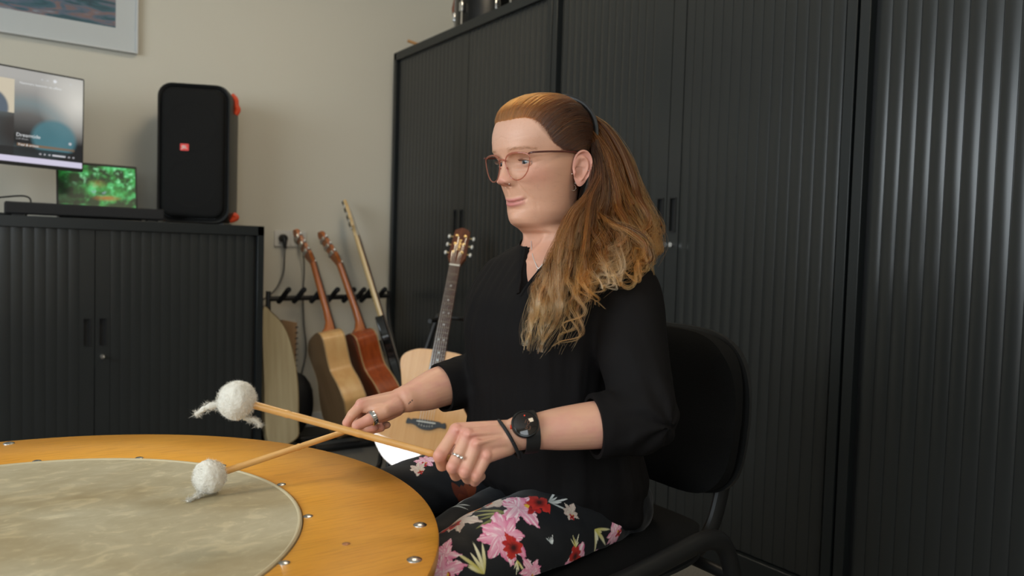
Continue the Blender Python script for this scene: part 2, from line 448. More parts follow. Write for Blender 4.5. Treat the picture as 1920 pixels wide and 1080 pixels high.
# ---- laptop behind the sound bar
def screen_mat(name, strength=1.0):
    m = bpy.data.materials.new(name); m.use_nodes = True; nt = m.node_tree; b = nt.nodes['Principled BSDF']
    a = nt.nodes.new('ShaderNodeAttribute'); a.attribute_name = 'col'
    b.inputs['Base Color'].default_value = (.01, .01, .01, 1); b.inputs['Roughness'].default_value = .25
    nt.links.new(a.outputs['Color'], b.inputs['Emission Color']); b.inputs['Emission Strength'].default_value = strength
    return m
def vnoise(x, y, seed=0, octv=4, scale=1.0):
    """smooth value noise"""
    rg = np.random.default_rng(seed); tab = rg.random((64, 64)); out = 0; amp = 1; tot = 0
    x = np.asarray(x) * scale; y = np.asarray(y) * scale
    for o_ in range(octv):
        xi = np.floor(x).astype(int); yi = np.floor(y).astype(int); fx = x - xi; fy = y - yi
        fx = fx * fx * (3 - 2 * fx); fy = fy * fy * (3 - 2 * fy)
        g_ = lambda i, j: tab[(xi + i) % 64, (yi + j) % 64]
        out = out + amp * ((g_(0, 0) * (1 - fx) + g_(1, 0) * fx) * (1 - fy) + (g_(0, 1) * (1 - fx) + g_(1, 1) * fx) * fy)
        tot += amp; amp *= .5; x = x * 2 + 7.3; y = y * 2 + 3.1
    return out / tot
def grid(nx, ny, fn):
    u, v = np.meshgrid(np.linspace(0, 1, nx), np.linspace(0, 1, ny)); P_ = fn(u.ravel(), v.ravel())
    f = [(j * nx + i, j * nx + i + 1, (j + 1) * nx + i + 1, (j + 1) * nx + i) for j in range(ny - 1) for i in range(nx - 1)]
    return P_, f, u.ravel(), v.ravel()
def mixc(c, d, k): k = np.clip(k, 0, 1)[:, None]; return c * (1 - k) + np.array(d) * k
LX0, LX1, lyb, lyt = .268, .566, 3.575, 3.64
lz0, lz1 = LT + .016, LT + .238
t = thing('laptop', 'open laptop showing a bright green forest stream, behind the sound bar', 'laptop', ((LX0 + LX1) / 2, 3.52, LT))
ob('keyboard_base', bx(LX0, LX1, 3.475, 3.575, LT, LT + .012), mat('laptop_grey', (.05, .05, .055), .4, metal=.5), t, bevel=.003)
lid = ob('lid', tf(prism(rrect(LX1 - LX0, lz1 - lz0, .006, 4), .005), M=Matrix.Translation(((LX0 + LX1) / 2, 3.60, (lz0 + lz1) / 2)) @ Matrix.Rotation(PI / 2 - .18, 4, 'X')), M_black, t)
def lapfn(u, v):
    Mx = Matrix.Translation(((LX0 + LX1) / 2, 3.60, (lz0 + lz1) / 2)) @ Matrix.Rotation(PI / 2 - .18, 4, 'X')
    P_ = np.stack([(u - .5) * (LX1 - LX0 - .014), (v - .5) * (lz1 - lz0 - .02), np.full_like(u, .0056)], -1); Mn = np.array(Mx)
    return P_ @ Mn[:3, :3].T + Mn[:3, 3]
V, F, u, v = grid(90, 60, lapfn)
n1 = vnoise(u * 9, v * 7, 3, 5); n2 = vnoise(u * 5, v * 12, 5, 4); n3 = vnoise(u * 22, v * 16, 8, 3)
c = np.zeros((len(u), 3)) + np.array([.004, .03, .006])
c = mixc(c, (.03, .30, .05), (n1 - .4) * 4); c = mixc(c, (.10, .62, .22), (n1 * .6 + n3 * .4 - .52) * 6 * np.clip(.3 + v, 0, 1))
c = mixc(c, (.30, .80, .40), (n3 - .62) * 4 * (v > .55)); c = mixc(c, (.004, .012, .004), np.clip((.42 - u) * 4, 0, 1) * np.clip((.75 - v) * 4 + n1, 0, 1) * .9)
c = mixc(c, (.35, .14, .02), np.clip(1.2 - np.hypot((u - .62) / .18, (v - .30) / .06 - n2), 0, 1)); c = mixc(c, (.25, .16, .03), np.clip(1.1 - np.hypot((u - .5) / .13, (v - .62) / .10), 0, 1) * n3 * 1.3)
c = mixc(c, (.30, .42, .50), np.clip(1.0 - np.hypot((u - .52) / .16, (v - .45) / .05), 0, 1) * (n3 > .5))
c = mixc(c, (.05, .45, .10), np.clip(1.2 - np.hypot((u - .1) / .1, (v - .12) / .06), 0, 1) * n3 * 1.5)
ob('screen', (V, F), screen_mat('laptop_screen', .95), t, cols=c)

# ---- monitor at the left edge, turned a little
t = thing('monitor', 'flat computer monitor showing a dark media player window, standing on the low cabinet', 'monitor', (.05, 3.52, LT))
MW, MH = .615, .362
Mm = Matrix.Translation((.345, 3.40, 1.378)) @ Matrix.Rotation(R(11), 4, 'Z') @ Matrix.Rotation(R(-1.5), 4, 'X') @ Matrix.Rotation(R(1.0), 4, 'Y') @ Matrix.Translation((-MW / 2, 0, 0))
Mf = Mm @ RX90
ob('bezel', G().add(tf(prism(rrect(MW, MH, .006, 4), .006), M=Mf @ Matrix.Translation((0, 0, -.008)))).add(tf(box((0, .016, 0), (MW * .7, .022, MH * .6)), M=Mm)), M_black, t)
def monfn(u, v):
    Mn = np.array(Mf); P_ = np.stack([(u - .5) * (MW - .008), (v - .5) * (MH - .012) + .003, np.full_like(u, -.0015)], -1)
    return P_ @ Mn[:3, :3].T + Mn[:3, 3]
V, F, u, v = grid(300, 180, monfn)
dark = np.array([.012, .012, .014])
# album art: hazy grey top, dark bottom, teal dome, window light to the right
k = np.clip((v - .28) / .62, 0, 1) ** 1.3
c = dark[None] * (1 - k[:, None]) + np.array([.42, .41, .39])[None] * k[:, None]
c = mixc(c, (.72, .70, .64), np.clip(1.1 - np.hypot((u - .98) / .22, (v - .72) / .42), 0, 1) * .9)
c = mixc(c, (.16, .27, .30), np.clip(1.0 - np.abs(np.hypot((u - .70) / .24, (v - .36) / .36) - .8) * 3, 0, 1) * .45)
c = mixc(c, (.07, .20, .24), np.clip((1.0 - np.hypot((u - .84) / .135, (v - .30) / .22)) * 5, 0, 1) * .85)
pan = (u < .625)
c = np.where(pan[:, None], mixc(c, (.03, .026, .026), np.clip((.62 - v) * 6, 0, 1) * .8), c)
pic = (u > .2) & (u < .623) & (v > .52) & (v < .875)
pc = mixc(np.zeros((len(u), 3)) + np.array([.62, .55, .42]), (.10, .13, .17), (1 - np.hypot((u - .50) / .10, (v - .56) / .20)) * 8)
pc = mixc(pc, (.02, .03, .05), (1 - np.hypot((u - .44) / .06, (v - .7) / .14)) * 8)
c = np.where(pic[:, None], pc, c)
c = mixc(c, (.22, .13, .07), ((u > .64) & (u < .955) & (v > .185) & (v < .215)) * np.clip(1.1 - (u - .64) * 1.5, .3, 1))
c = mixc(c, dark, ((v < .17)) * .85)
c = np.where((v < .075)[:, None], np.array([.66, .62, .78]), c)
c = np.where(((v < .012) | (v > .99))[:, None], .01, c)
c = mixc(c, (.8, .82, .85), (np.hypot((u - .84), (v - .925) * .59) < .010) * .9)
c = mixc(c, (.6, .6, .62), (np.hypot((u - .93), (v - .27) * .59) < .009) * .8)
for uu in (.765, .79, .815, .925, .95): c = mixc(c, (.45, .45, .48), (np.hypot((u - uu), (v - .122) * .59) < .006) * .9)
for uu in (.77, .80, .93): c = mixc(c, (.6, .62, .65), (np.hypot((u - uu), (v - .92) * .59) < .005) * .7)
c = mixc(c, (.7, .7, .75), ((u > .83) & (u < .905) & (np.abs(v - .122) < .007)) * .9)
scr = ob('screen', (V, F), screen_mat('monitor_screen', .92), t, cols=c)
mt = mat('screen_text_white', (.1, .1, .1), .5, emit=(.85, .88, .9), estr=.75)
mt2 = mat('screen_text_grey', (.1, .1, .1), .5, emit=(.4, .42, .44), estr=.6)
def stext(s, u_, v_, size, m_=mt):
    text('screen_text', s, size, Mf @ Matrix.Translation(((u_ - .5) * (MW - .008), (v_ - .5) * (MH - .012) + .003, -.001)), m_, scr, .00005, 'LEFT')
stext('Dreamtide', .635, .30, .018); stext('Lofi Beats', .635, .262, .010, mt2); stext('Titel & artiest', .645, .20, .012); stext('Nummers luisteren via offline', .65, .85, .0115)
ob('stand', G().add(tf(prism(rrect(.22, .12, .02, 5), .012), loc=(.03, 3.57, LT))).add(tf(box((0, 0, 0), (.05, .02, .26)), loc=(.03, 3.53, LT + .14))), M_black, t)
ob('wall_cable', tube(spline([(.40, 3.77, 1.20), (.405, 3.76, 1.15), (.4, 3.77, 1.05)], 4), .004, 8), mat('amber_cable', (.3, .22, .08), .5), t, label='amber coloured cable end')

# ---- double wall socket with plugs
t = thing('wall_socket', 'white double wall socket right of the low cabinet, two black plugs in it', 'wall socket', (1.305, YB, .973))
Mw = mat('socket_plastic', (.60, .575, .53), .35)
for i, cx in enumerate((1.263, 1.345)):
    pl = ob('socket_plate', G().add(tf(prism(rrect(.0815, .0815, .006, 4), .010), M=Matrix.Translation((cx, YB, .973)) @ RX90)), Mw, t, bevel=.0012)
    ob('socket_ring', tf(lathe([(.0205, .0095), (.0225, .0115), (.0265, .0125), (.028, .0100)], 32), M=Matrix.Translation((cx, YB, .973)) @ RX90), M_steel if i else Mw, pl)
    ob('socket_well', tf(lathe([(.0001, .0101), (.021, .0101), (.0212, .0118)], 28), M=Matrix.Translation((cx, YB, .973)) @ RX90), M_black if i else Mw, pl)
def plug(cx, label, pth, big):
    k = thing('plug', label, 'plug', (cx, YB - .011, .973), 'black mains plugs with cables in the wall socket')
    rr = .021 if big else .017
    ob('plug_head', G().add(tf(lathe([(.0001, .011), (rr, .011), (rr, .03), (rr * .7, .042), (.0001, .044)], 24), M=Matrix.Translation((cx, YB, .973)) @ RX90)).add(tube([(cx, YB - .036, .977), (cx, YB - .045, .95), (cx, YB - .045, .925)], [.011, .0095, .006], 12)), M_black, k)
    ob('cord', tube(spline([(cx, YB - .045, .93)] + pth, 8), .0042, 8), mat('grey_cord', (.10, .095, .085), .5), k)
plug(1.263, 'fatter black plug in the left half of the wall socket', [(1.262, YB - .045, .88), (1.258, YB - .04, .80), (1.225, YB - .035, .72), (1.17, YB - .035, .672), (1.12, YB - .04, .64), (1.10, YB - .05, .55), (1.09, YB - .05, .2)], True)
plug(1.345, 'slimmer black plug in the right half of the wall socket, behind a guitar head', [(1.362, YB - .04, .88), (1.368, YB - .035, .80), (1.366, YB - .03, .7), (1.372, YB - .03, .55), (1.385, YB - .035, .40), (1.362, YB - .035, .28), (1.34, YB - .035, .2), (1.33, YB - .04, .03)], False)

# ---- things on top of the far cabinet
H2 = 1.985
def top_drum(label, x, y, r, h, colr, nl=6, ph=0.0, rimcol=None):
    t = thing('snare_drum', label, 'drum', (x, y, H2), 'drums stored on top of the far tall cabinet')
    ob('drum_shell', tf(lathe([(.0001, .012), (r, .012), (r, h - .012), (.0001, h - .012)], 64), loc=(x, y, H2)), mat('lacquered_shell', colr, .25), t, ang=40)
    for zz in (.0, h - .022):
        ob('rim_hoop', tf(lathe([(r + .002, 0), (r + .014, .002), (r + .014, .006), (r + .008, .009), (r + .008, .02), (r + .002, .022)], 64, True), loc=(x, y, H2 + zz)), M_chrome, t)
    for k in range(nl):
        a = ph + 2 * PI * k / nl; lx, ly = x + (r + .012) * math.cos(a), y + (r + .012) * math.sin(a)
        l = ob('lug', G().add(tf(bx(-.012, .012, -.008, .008, -.022, .022), M=Matrix.Translation((lx, ly, H2 + h / 2)) @ Matrix.Rotation(a + PI / 2, 4, 'Z'))), M_chrome, t, bevel=.004, seg=3)
        ob('tension_rod', G().add(cyl((lx, ly, H2 + .015), (lx, ly, H2 + h - .01), .0032, n=8)), M_steel, l)
    return t
top_drum('black drum with chrome rods and hoops on the far cabinet, lower rim showing', 2.06, 3.17, .165, .22, (.006, .006, .006), 6, ph=R(190))
top_drum('black drum with chrome lugs on the far cabinet, nearer the camera', 2.08, 2.72, .175, .26, (.008, .008, .008), 6, ph=R(172))
t = tag(ob('wooden_stick', G().add(tube([(1.86, 3.64, H2 + .052), (2.05, 3.60, H2 + .010)], [.008, .008], 12)), mat('stick_wood', (.50, .26, .10), .4)), 'short brown wooden stick poking out over the left end of the far cabinet', 'stick')
t.location.z = -.0015
t = tag(ob('flat_case', bx(1.90, 2.10, 3.40, 3.60, H2, H2 + .028), M_blackm, bevel=.008, seg=3), 'thin flat black case lying on the far tall cabinet', 'case')
t = thing('maraca', 'red brown wooden shaker standing behind the drum on the far cabinet', 'shaker', (2.03, 3.40, H2))
ob('shaker_body', tf(lathe([(.0001, 0), (.02, .002), (.028, .02), (.03, .05), (.026, .09), (.018, .12), (.0001, .125)], 24), loc=(2.03, 3.40, H2)), mat('pale_gourd', (.42, .40, .35), .4), t)
ob('shaker_top', tf(lathe([(.0001, .118), (.022, .12), (.036, .15), (.04, .19), (.03, .25), (.0001, .27)], 24), loc=(2.03, 3.40, H2)), mat('red_brown_wood', (.20, .05, .02), .4), t)
# ------------------------------------------------------------------ guitars
M_spruce = mat('spruce_top', (.70, .335, .095), .40, spec=.25, coat=1.0, col2=(.76, .39, .125), nscale=14, nstretch=(9, 1, .35))
M_spruce.node_tree.nodes['Principled BSDF'].inputs['Coat Roughness'].default_value = .02
M_spruce.node_tree.nodes['Principled BSDF'].inputs['Coat IOR'].default_value = 2.2
M_side_l = mat('pale_maple_side', (.55, .30, .11), .3, col2=(.62, .37, .15), nscale=10, nstretch=(3, 3, .5), coat=.3)
M_maho = mat('mahogany', (.22, .036, .006), .28, col2=(.32, .060, .010), nscale=12, nstretch=(5, 5, .5), coat=.3)
M_neckb = mat('mahogany_neck', (.30, .080, .018), .32, col2=(.38, .115, .028), nscale=14, nstretch=(5, 5, .4), coat=.2)
M_rose = mat('rosewood', (.045, .016, .009), .6, spec=.25, col2=(.085, .032, .017), nscale=30, nstretch=(6, 1, .4))
M_headw = mat('headstock_veneer', (.06, .012, .004), .55, spec=.25, col2=(.11, .03, .012), nscale=16, nstretch=(5, 1, .5))
M_mapln = mat('maple_neck', (.58, .40, .18), .3, col2=(.66, .48, .24), nscale=10, nstretch=(5, 5, .4), coat=.3)
M_fret = mat('fret_wire', (.22, .17, .11), .55, metal=.6)
M_bone = mat('bone', (.72, .70, .62), .4)
M_pearl = mat('pearl_button', (.6, .6, .57), .25)
M_blk = mat('gloss_black', (.008, .008, .008), .08, coat=.5)
M_grey_shell = mat('shaded_cedar_back', (.13, .075, .035), .35, col2=(.17, .10, .05), nscale=10, nstretch=(4, 1, .4))  # shade on the guitar's back is put into this darker wood colour

def body_outline(n=14, cut=False, L_=.49, lb=.198, wa=.122, ub=.146):
    """half widths at heights from the bottom; closed outline (x,z)"""
    hp = [(0, .002), (.012, .07), (.05, .143), (.12, lb - .002), (.16, lb), (.22, lb - .025), (.285, wa + .006), (.32, wa), (.36, wa + .008), (.41, ub - .002), (.44, ub), (.465, ub - .018), (.485, .085), (.49, .03)]
    hp = [(z * L_ / .49, w_) for z, w_ in hp]
    rgt = spline([(w_, z) for z, w_ in hp], n)
    lft = rgt[::-1] * np.array([-1, 1])
    return np.vstack([rgt, lft])

def outline_shell(o, y0, y1, hole=None):
    """side wall strip of the outline"""
    n = len(o); v = [(a, y0, b) for a, b in o] + [(a, y1, b) for a, b in o]
    return np.array(v), [(i, (i + 1) % n, (i + 1) % n + n, i + n) for i in range(n)]

def plate(o, y0, y1, hole=None):
    """plate with outline o between y0,y1, optional round hole (x,z,r)"""
    n = len(o)
    if hole is None: return prism([tuple(p) for p in o], y1 - y0, 'y', y0)
    a = np.arctan2(o[:, 1] - hole[1], o[:, 0] - hole[0]); hr = np.stack([hole[0] + hole[2] * np.cos(a), hole[1] + hole[2] * np.sin(a)], -1)
    v = [(p[0], y0, p[1]) for p in o] + [(p[0], y0, p[1]) for p in hr] + [(p[0], y1, p[1]) for p in o] + [(p[0], y1, p[1]) for p in hr]
    f = []
    for i in range(n):
        j = (i + 1) % n
        f += [(i, j, j + n, i + n), (i + 2 * n, i + 3 * n, j + 3 * n, j + 2 * n), (i, i + 2 * n, j + 2 * n, j), (i + n, j + n, j + 3 * n, i + 3 * n)]
    return np.array(v), f

def acoustic(name, label, M, topm, sidem, backm, neckm, headm, group=None, front=True, slot=False, dots=True, cut=None, depth=.1, headtext=None, electric=False):
    """local: z up along the neck from the body bottom, -y is the front (soundboard)"""
    t = thing(name, label, 'guitar', M=M, group=group)
    o = body_outline(); L_ = .49; hd = depth / 2
    if cut is not None:   # rounded cutaway on the +x upper bout
        o = np.array([((p[0] - max(0, (p[1] - .375)) * 0.0) , p[1]) if not (p[0] > .028 and p[1] > .40) else (p[0] * (1 - .55 * min(1, (p[1] - .40) / .05)) , p[1]) for p in o])
    ob('body_sides', G().add(outline_shell(o, -hd, hd)), sidem, t, world=False, ang=60)
    ob('soundboard', plate(o * 1.0, -hd - .0022, -hd + .001, (0, .335, .05)), topm, t, world=False)
    ob('back_plate', plate(o, hd - .001, hd + .002), backm, t, world=False)
    ob('binding', G().add(outline_shell(o * np.array([1.004, 1]) , -hd - .003, -hd + .003)).add(outline_shell(o * np.array([1.004, 1]), hd - .003, hd + .0028)), mat('binding_' + name, (.35, .22, .1), .35), t, world=False, ang=60)
    sb = ob('rosette', G().add(tf(lathe([(.052, 0), (.052, .0006), (.062, .0006), (.062, 0)], 48), loc=(0, -hd - .0022, .335), rot=(PI / 2, 0, 0))).add(tf(lathe([(.066, 0), (.066, .0006), (.068, .0006), (.068, 0)], 48), loc=(0, -hd - .0022, .335), rot=(PI / 2, 0, 0))), M_black, t, world=False)
    # neck: heel, shaft
    scale = .645; zn = .49 + .355   # nut height
    fb0, fb1, yfb = .395, zn, -hd - .008
    rows = []
    for z, hw, dpt in ((.475, .027, .085), (.49, .026, .07), (.515, .0255, .04), (.545, .0255, .026), (.6, .025, .021), (zn - .03, .022, .019), (zn, .0215, .019)):
        rows.append([(hw * math.cos(a), yfb + .006 + (dpt) * max(0, math.sin(a)) ** .8, z) for a in np.linspace(0, PI, 13)])
    v = np.array(rows).reshape(-1, 3); m_ = 13
    f = [(i * m_ + j, (i + 1) * m_ + j, (i + 1) * m_ + j + 1, i * m_ + j + 1) for i in range(len(rows) - 1) for j in range(m_ - 1)] + [tuple(range(m_)), tuple(range((len(rows) - 1) * m_, len(rows) * m_))[::-1]]
    ob('neck', (v, f), neckm, t, world=False, ang=60)
    v, f = prism([(-.028, fb0), (.028, fb0), (.0215, fb1), (-.0215, fb1)], .007, 'y', yfb)
    g = G().add((v, f)); zb = zn - scale
    fz = [zn - scale * (1 - 2 ** (-k / 12)) for k in range(0, 21)]
    for k in range(1, 21):
        if fz[k] < fb0 + .004: break
        hw = .0215 + (.0065) * (zn - fz[k]) / (zn - fb0)
        g.add(bx(-hw, hw, yfb - .0012, yfb + .001, fz[k] - .0012, fz[k] + .0012), 1)
    if dots:
        for k in (3, 5, 7, 9, 12, 15, 17):
            z = (fz[k] + fz[k - 1]) / 2
            for dx in ((-.011, .011) if k in (7, 12) else (0,)):
                g.add(tf(lathe([(.0001, .0006), (.0034, .0006), (.0034, -.001)], 14), loc=(dx, yfb, z), rot=(PI / 2, 0, 0)), 2)
    ob('fretboard', g, [M_rose, M_fret, M_pearl], t, world=False)
    ob('nut', bx(-.0218, .0218, yfb - .003, yfb + .004, zn, zn + .006), M_bone, t, world=False)
    # headstock tilted back 14 degrees
    hs = [(-.0215, .004), (-.026, .02), (-.036, .04), (-.037, .055), (-.032, .16), (-.031, .172), (-.018, .182), (0, .188), (.018, .182), (.031, .172), (.032, .16), (.037, .055), (.036, .04), (.026, .02), (.0215, .004)]
    Mh = Matrix.Translation((0, yfb + .003, zn)) @ Matrix.Rotation(R(-13), 4, 'X')
    ho = ob('headstock', G().add(tf(prism([tuple(p) for p in spline(hs, 3)], .016, 'y', 0), M=Mh)), neckm, t, world=False, bevel=.002)
    ob('head_veneer', G().add(tf(prism([(a * .985, b_ * .995) for a, b_ in spline(hs, 3)], .0015, 'y', -.0015), M=Mh)), headm, ho, world=False)
    if headtext:
        c = text('head_text', headtext, .020, Matrix.Identity(4), M_brass, None, .0003)
        c.data.transform(Mh @ Matrix.Translation((0, -.002, .10)) @ RX90 @ Matrix.Rotation(R(90), 4, 'Z')); c.parent = ho
    for sx in (-1, 1):
        for z in (.065, .105, .145):
            tn = ob('tuner', G().add(tf(cyl((sx * .018, -.009, z), (sx * .018, .002, z), .0032, n=12), M=Mh)).add(tf(lathe([(.0034, 0), (.0062, 0), (.0062, .002), (.0034, .0025)], 16), M=Mh @ Matrix.Translation((sx * .018, -.0015, z)) @ RX90)).add(tf(cyl((sx * .025, .010, z), (sx * .05, .010, z), .0026, n=10), M=Mh)).add(tf(bx(min(sx * .008, sx * .032), max(sx * .008, sx * .032), .016, .022, z - .008, z + .008), M=Mh)), M_brass if front else M_steel, t, world=False)
            ob('tuner_button', tf(ball((sx * .052, .010, z), (.006, .0055, .0095), 14, 8), M=Mh), M_pearl if front else M_steel, tn, world=False)
    # bridge with saddle and pins
    zb0 = zb
    bo = [(-.078, -.011), (-.074, .010), (-.058, .006), (-.046, .0115), (.046, .0115), (.058, .006), (.074, .010), (.078, -.011), (.058, -.0105), (.042, -.014), (.022, -.024), (0, -.027), (-.022, -.024), (-.042, -.014), (-.058, -.0105)]
    br = ob('bridge', tf(prism([tuple(p) for p in spline(bo, 4, True)], .008, 'y', -hd - .010), loc=(0, 0, zb0)), M_black, t, world=False, bevel=.0015)
    ob('saddle', bx(-.037, .037, -hd - .013, -hd - .009, zb0 + .001, zb0 + .005), M_bone, br, world=False)
    ob('bridge_pins', G().add(ball((0, 0, -9), .0001, 4, 3)) if False else sum_pins(zb0, hd), M_bone, br, world=False)
    g = G()
    for i in range(6):
        x0 = -.0175 + i * .007; x1 = -.026 + i * .0104
        g.add(tube([(x1, -hd - .008, zb0 - .009), (x1, -hd - .0135, zb0 + .003), (x0, yfb - .0035, zn + .003), (x0 * .95 + (-.006 if i < 3 else .006), yfb - .004 + .235 * (.065 + (i % 3) * .035), zn + .065 + (i % 3) * .035)], .00045 + .00012 * (5 - i), 5))
    ob('strings', g, M_steel, t, world=False)
    return t
def sum_pins(zb0, hd):
    g = G()
    for i in range(6):
        g.add(ball((-.026 + i * .0104, -hd - .0115, zb0 - .009 - .004 * math.sin(i / 5 * PI)), .0024, 10, 6))
    return g

def place(bottom, top, facing, up=None):
    """matrix: origin at bottom, local z to top, local -y as near as possible to facing"""
    b = Vector(bottom); z = (Vector(top) - b).normalized(); y = -Vector(facing).normalized()
    x = y.cross(z).normalized(); y = z.cross(x)
    return Matrix(((x.x, y.x, z.x, b.x), (x.y, y.y, z.y, b.y), (x.z, y.z, z.z, b.z), (0, 0, 0, 1)))

# the standing guitar in front of the far cabinet
SGB, SGT = np.array([1.399, 2.555, .060]), np.array([1.697, 2.751, 1.064])
acoustic('acoustic_guitar', 'pale spruce acoustic guitar facing the room on a floor stand, window glare on it', place(SGB, SGT, (-.656, -.755, 0)), M_spruce, M_maho, M_maho, M_neckb, M_headw, headtext='Tanara')
# its stand
t = thing('guitar_stand', 'black tubular floor stand holding the pale acoustic guitar', 'guitar stand', (1.50, 2.75, 0))
g = G()
ob('mast', tube(spline([(1.475, 2.80, .30), (1.59, 2.80, .62), (1.61, 2.80, .66)], 4), .011, 10), M_black, t)
for e_ in ((1.28, 2.62, .008), (1.52, 2.46, .008), (1.62, 2.98, .008)):
    ob('leg', tube(spline([(1.475, 2.80, .34), (1.475 + (e_[0] - 1.475) * .6, 2.80 + (e_[1] - 2.80) * .6, .19), e_], 5), .009, 10), M_black, t)
ob('neck_holder', G().add(tube(spline([(1.61, 2.80, .66), (1.585, 2.73, .655), (1.535, 2.70, .65), (1.49, 2.665, .65)], 5), .009, 10)).add(tube(spline([(1.60, 2.745, .655), (1.65, 2.68, .655), (1.64, 2.62, .655)], 5), .009, 10)), M_black, t)
ob('body_rest', G().add(tube(spline([(1.475, 2.80, .30), (1.36, 2.78, .16), (1.31, 2.72, .08), (1.27, 2.66, .08)], 5), .010, 10)).add(tube(spline([(1.475, 2.80, .30), (1.53, 2.70, .15), (1.48, 2.62, .08), (1.43, 2.55, .08)], 5), .010, 10)), M_black, t)

# multi guitar rack along the back wall
RY, RZ = 3.60, .688
t = thing('guitar_rack', 'black multi guitar rack along the back wall, padded neck rests on its bar', 'guitar rack', (1.43, 3.5, 0))
ob('top_bar', cyl((1.135, RY, RZ - .006), (1.765, RY, RZ + .004), .0125, n=16), M_black, t)
for x_ in (1.135, 1.765):
    yl = 3.53 if x_ < 1.5 else 3.34
    ob('side_frame', G().add(tube(spline([(x_, RY, RZ + .03), (x_, RY - .01, RZ - .12), (x_ + .01, (RY + yl) / 2, .3), (x_ + .012, yl, .03)], 6), .0115, 10)).add(tube([(x_ + .012, yl - .01, .014), (x_ + .012, 3.76, .014)], .0115, 10)), M_black, t)
ob('base_rail', G().add(cyl((1.25, 3.46, .022), (1.777, 3.46, .022), .016, n=12)).add(cyl((1.25, 3.26, .022), (1.777, 3.26, .022), .016, n=12)).add(bx(1.24, 1.26, 3.25, 3.57, .006, .03)).add(bx(1.14, 1.26, 3.55, 3.57, .006, .03)).add(bx(1.765, 1.785, 3.25, 3.47, .006, .03)), M_black, t)
for x_ in (1.20, 1.275, 1.362, 1.445, 1.53, 1.585, 1.625, 1.70):
    ob('neck_rest', tube(spline([(x_ - .012, RY + .01, RZ - .022), (x_ - .004, RY - .02, RZ), (x_ + .006, RY - .055, RZ + .032), (x_ + .012, RY - .075, RZ + .046)], 4), [.0125] * 9 + [.013, .013, .013, .009], 10), M_blackm, t, label='padded neck rest')

# guitars in the rack: edge of the body towards the camera, backs towards the left
G1 = place((1.415, 3.24, .075), (1.268, 3.60, .962), (.93, -.06, .18))
G2 = place((1.60, 3.24, .075), (1.368, 3.62, 1.05), (.97, -.05, .2))
acoustic('acoustic_guitar', 'pale sided acoustic guitar in the rack, seen from its back, leftmost upright neck', G1, M_spruce, M_side_l, M_grey_shell, M_neckb, M_headw, front=False, dots=False, group='guitars standing in the rack')
acoustic('acoustic_guitar', 'red brown mahogany acoustic guitar in the middle of the rack', G2, M_maho, M_maho, M_maho, M_neckb, M_headw, front=False, dots=False, group='guitars standing in the rack')
# electric bass: black body, maple neck
def bass():
    M = place((1.735, 3.26, .075), (1.562, 3.66, 1.055), (.93, -.37, .2))
    t = thing('electric_bass', 'black electric bass with a long pale maple neck at the right end of the rack', 'bass guitar', M=M, group='guitars standing in the rack')
    o = spline([(0, .0), (.10, .01), (.155, .09), (.15, .2), (.115, .28), (.125, .36), (.125, .44), (.095, .47), (.07, .42), (.045, .37), (.0, .355), (-.045, .37), (-.075, .44), (-.105, .53), (-.135, .54), (-.14, .44), (-.12, .32), (-.135, .22), (-.15, .12), (-.10, .015)], 5, True)
    ob('bass_body', plate(o, -.02, .022), M_blk, t, world=False, bevel=.006, seg=3)
    zn = 1.0
    v, f = prism([(-.030, .34), (.030, .34), (.021, zn), (-.021, zn)], .006, 'y', -.030)
    rows = []
    for z, hw, d in ((.33, .031, .03), (.5, .028, .024), (zn, .021, .021)):
        rows.append([(hw * math.cos(a), -.025 + d * math.sin(a) ** .8, z) for a in np.linspace(0, PI, 11)])
    vv = np.array(rows).reshape(-1, 3)
    ff = [(i * 11 + j, (i + 1) * 11 + j, (i + 1) * 11 + j + 1, i * 11 + j + 1) for i in range(2) for j in range(10)] + [tuple(range(11)), tuple(range(22, 33))[::-1]]
    ob('neck', (vv, ff), M_mapln, t, world=False, ang=60); ob('fretboard', (v, f), M_rose, t, world=False)
    hs = [(-.021, 0), (-.024, .02), (-.046, .05), (-.047, .12), (-.040, .17), (-.020, .20), (.002, .205), (.012, .18), (.013, .08), (.018, .03), (.021, 0)]
    ob('headstock', prism([(a, b_ + zn) for a, b_ in spline(hs, 3)], .016, 'y', -.022), M_mapln, t, world=False, bevel=.002)
    for k, z in enumerate((.045, .085, .125, .165)):
        tn = ob('tuner', G().add(tf(lathe([(.0001, 0), (.012, 0), (.012, .006), (.0001, .007)], 16), loc=(-.020, -.006, zn + z), rot=(-PI / 2, 0, 0))).add(cyl((-.03, .001, zn + z), (-.068, .004, zn + z), .003, n=8)), M_steel, t, world=False)
        ob('tuner_ear', tf(ball((-.078, .004, zn + z), (.013, .004, .010), 12, 8)), M_black, tn, world=False)
    g = G()
    for i in range(4): g.add(tube([(-.03 + i * .02, -.034, .12), (-.014 + i * .0093, -.035, zn), (-.02, -.028, zn + .05 + i * .035)], .0011, 5))
    ob('strings', g, M_steel, t, world=False)
    ob('bridge', bx(-.04, .04, -.03, -.019, .09, .14), M_steel, t, world=False, bevel=.003)
    for dz in (0, .055): ob('strap_screw', tf(lathe([(.0001, 0), (.006, 0), (.006, .003), (.0001, .004)], 14), loc=(.02, .0225, .39 - dz * .4), rot=(-PI / 2, 0, 0)), M_brass, t, world=False)
bass()

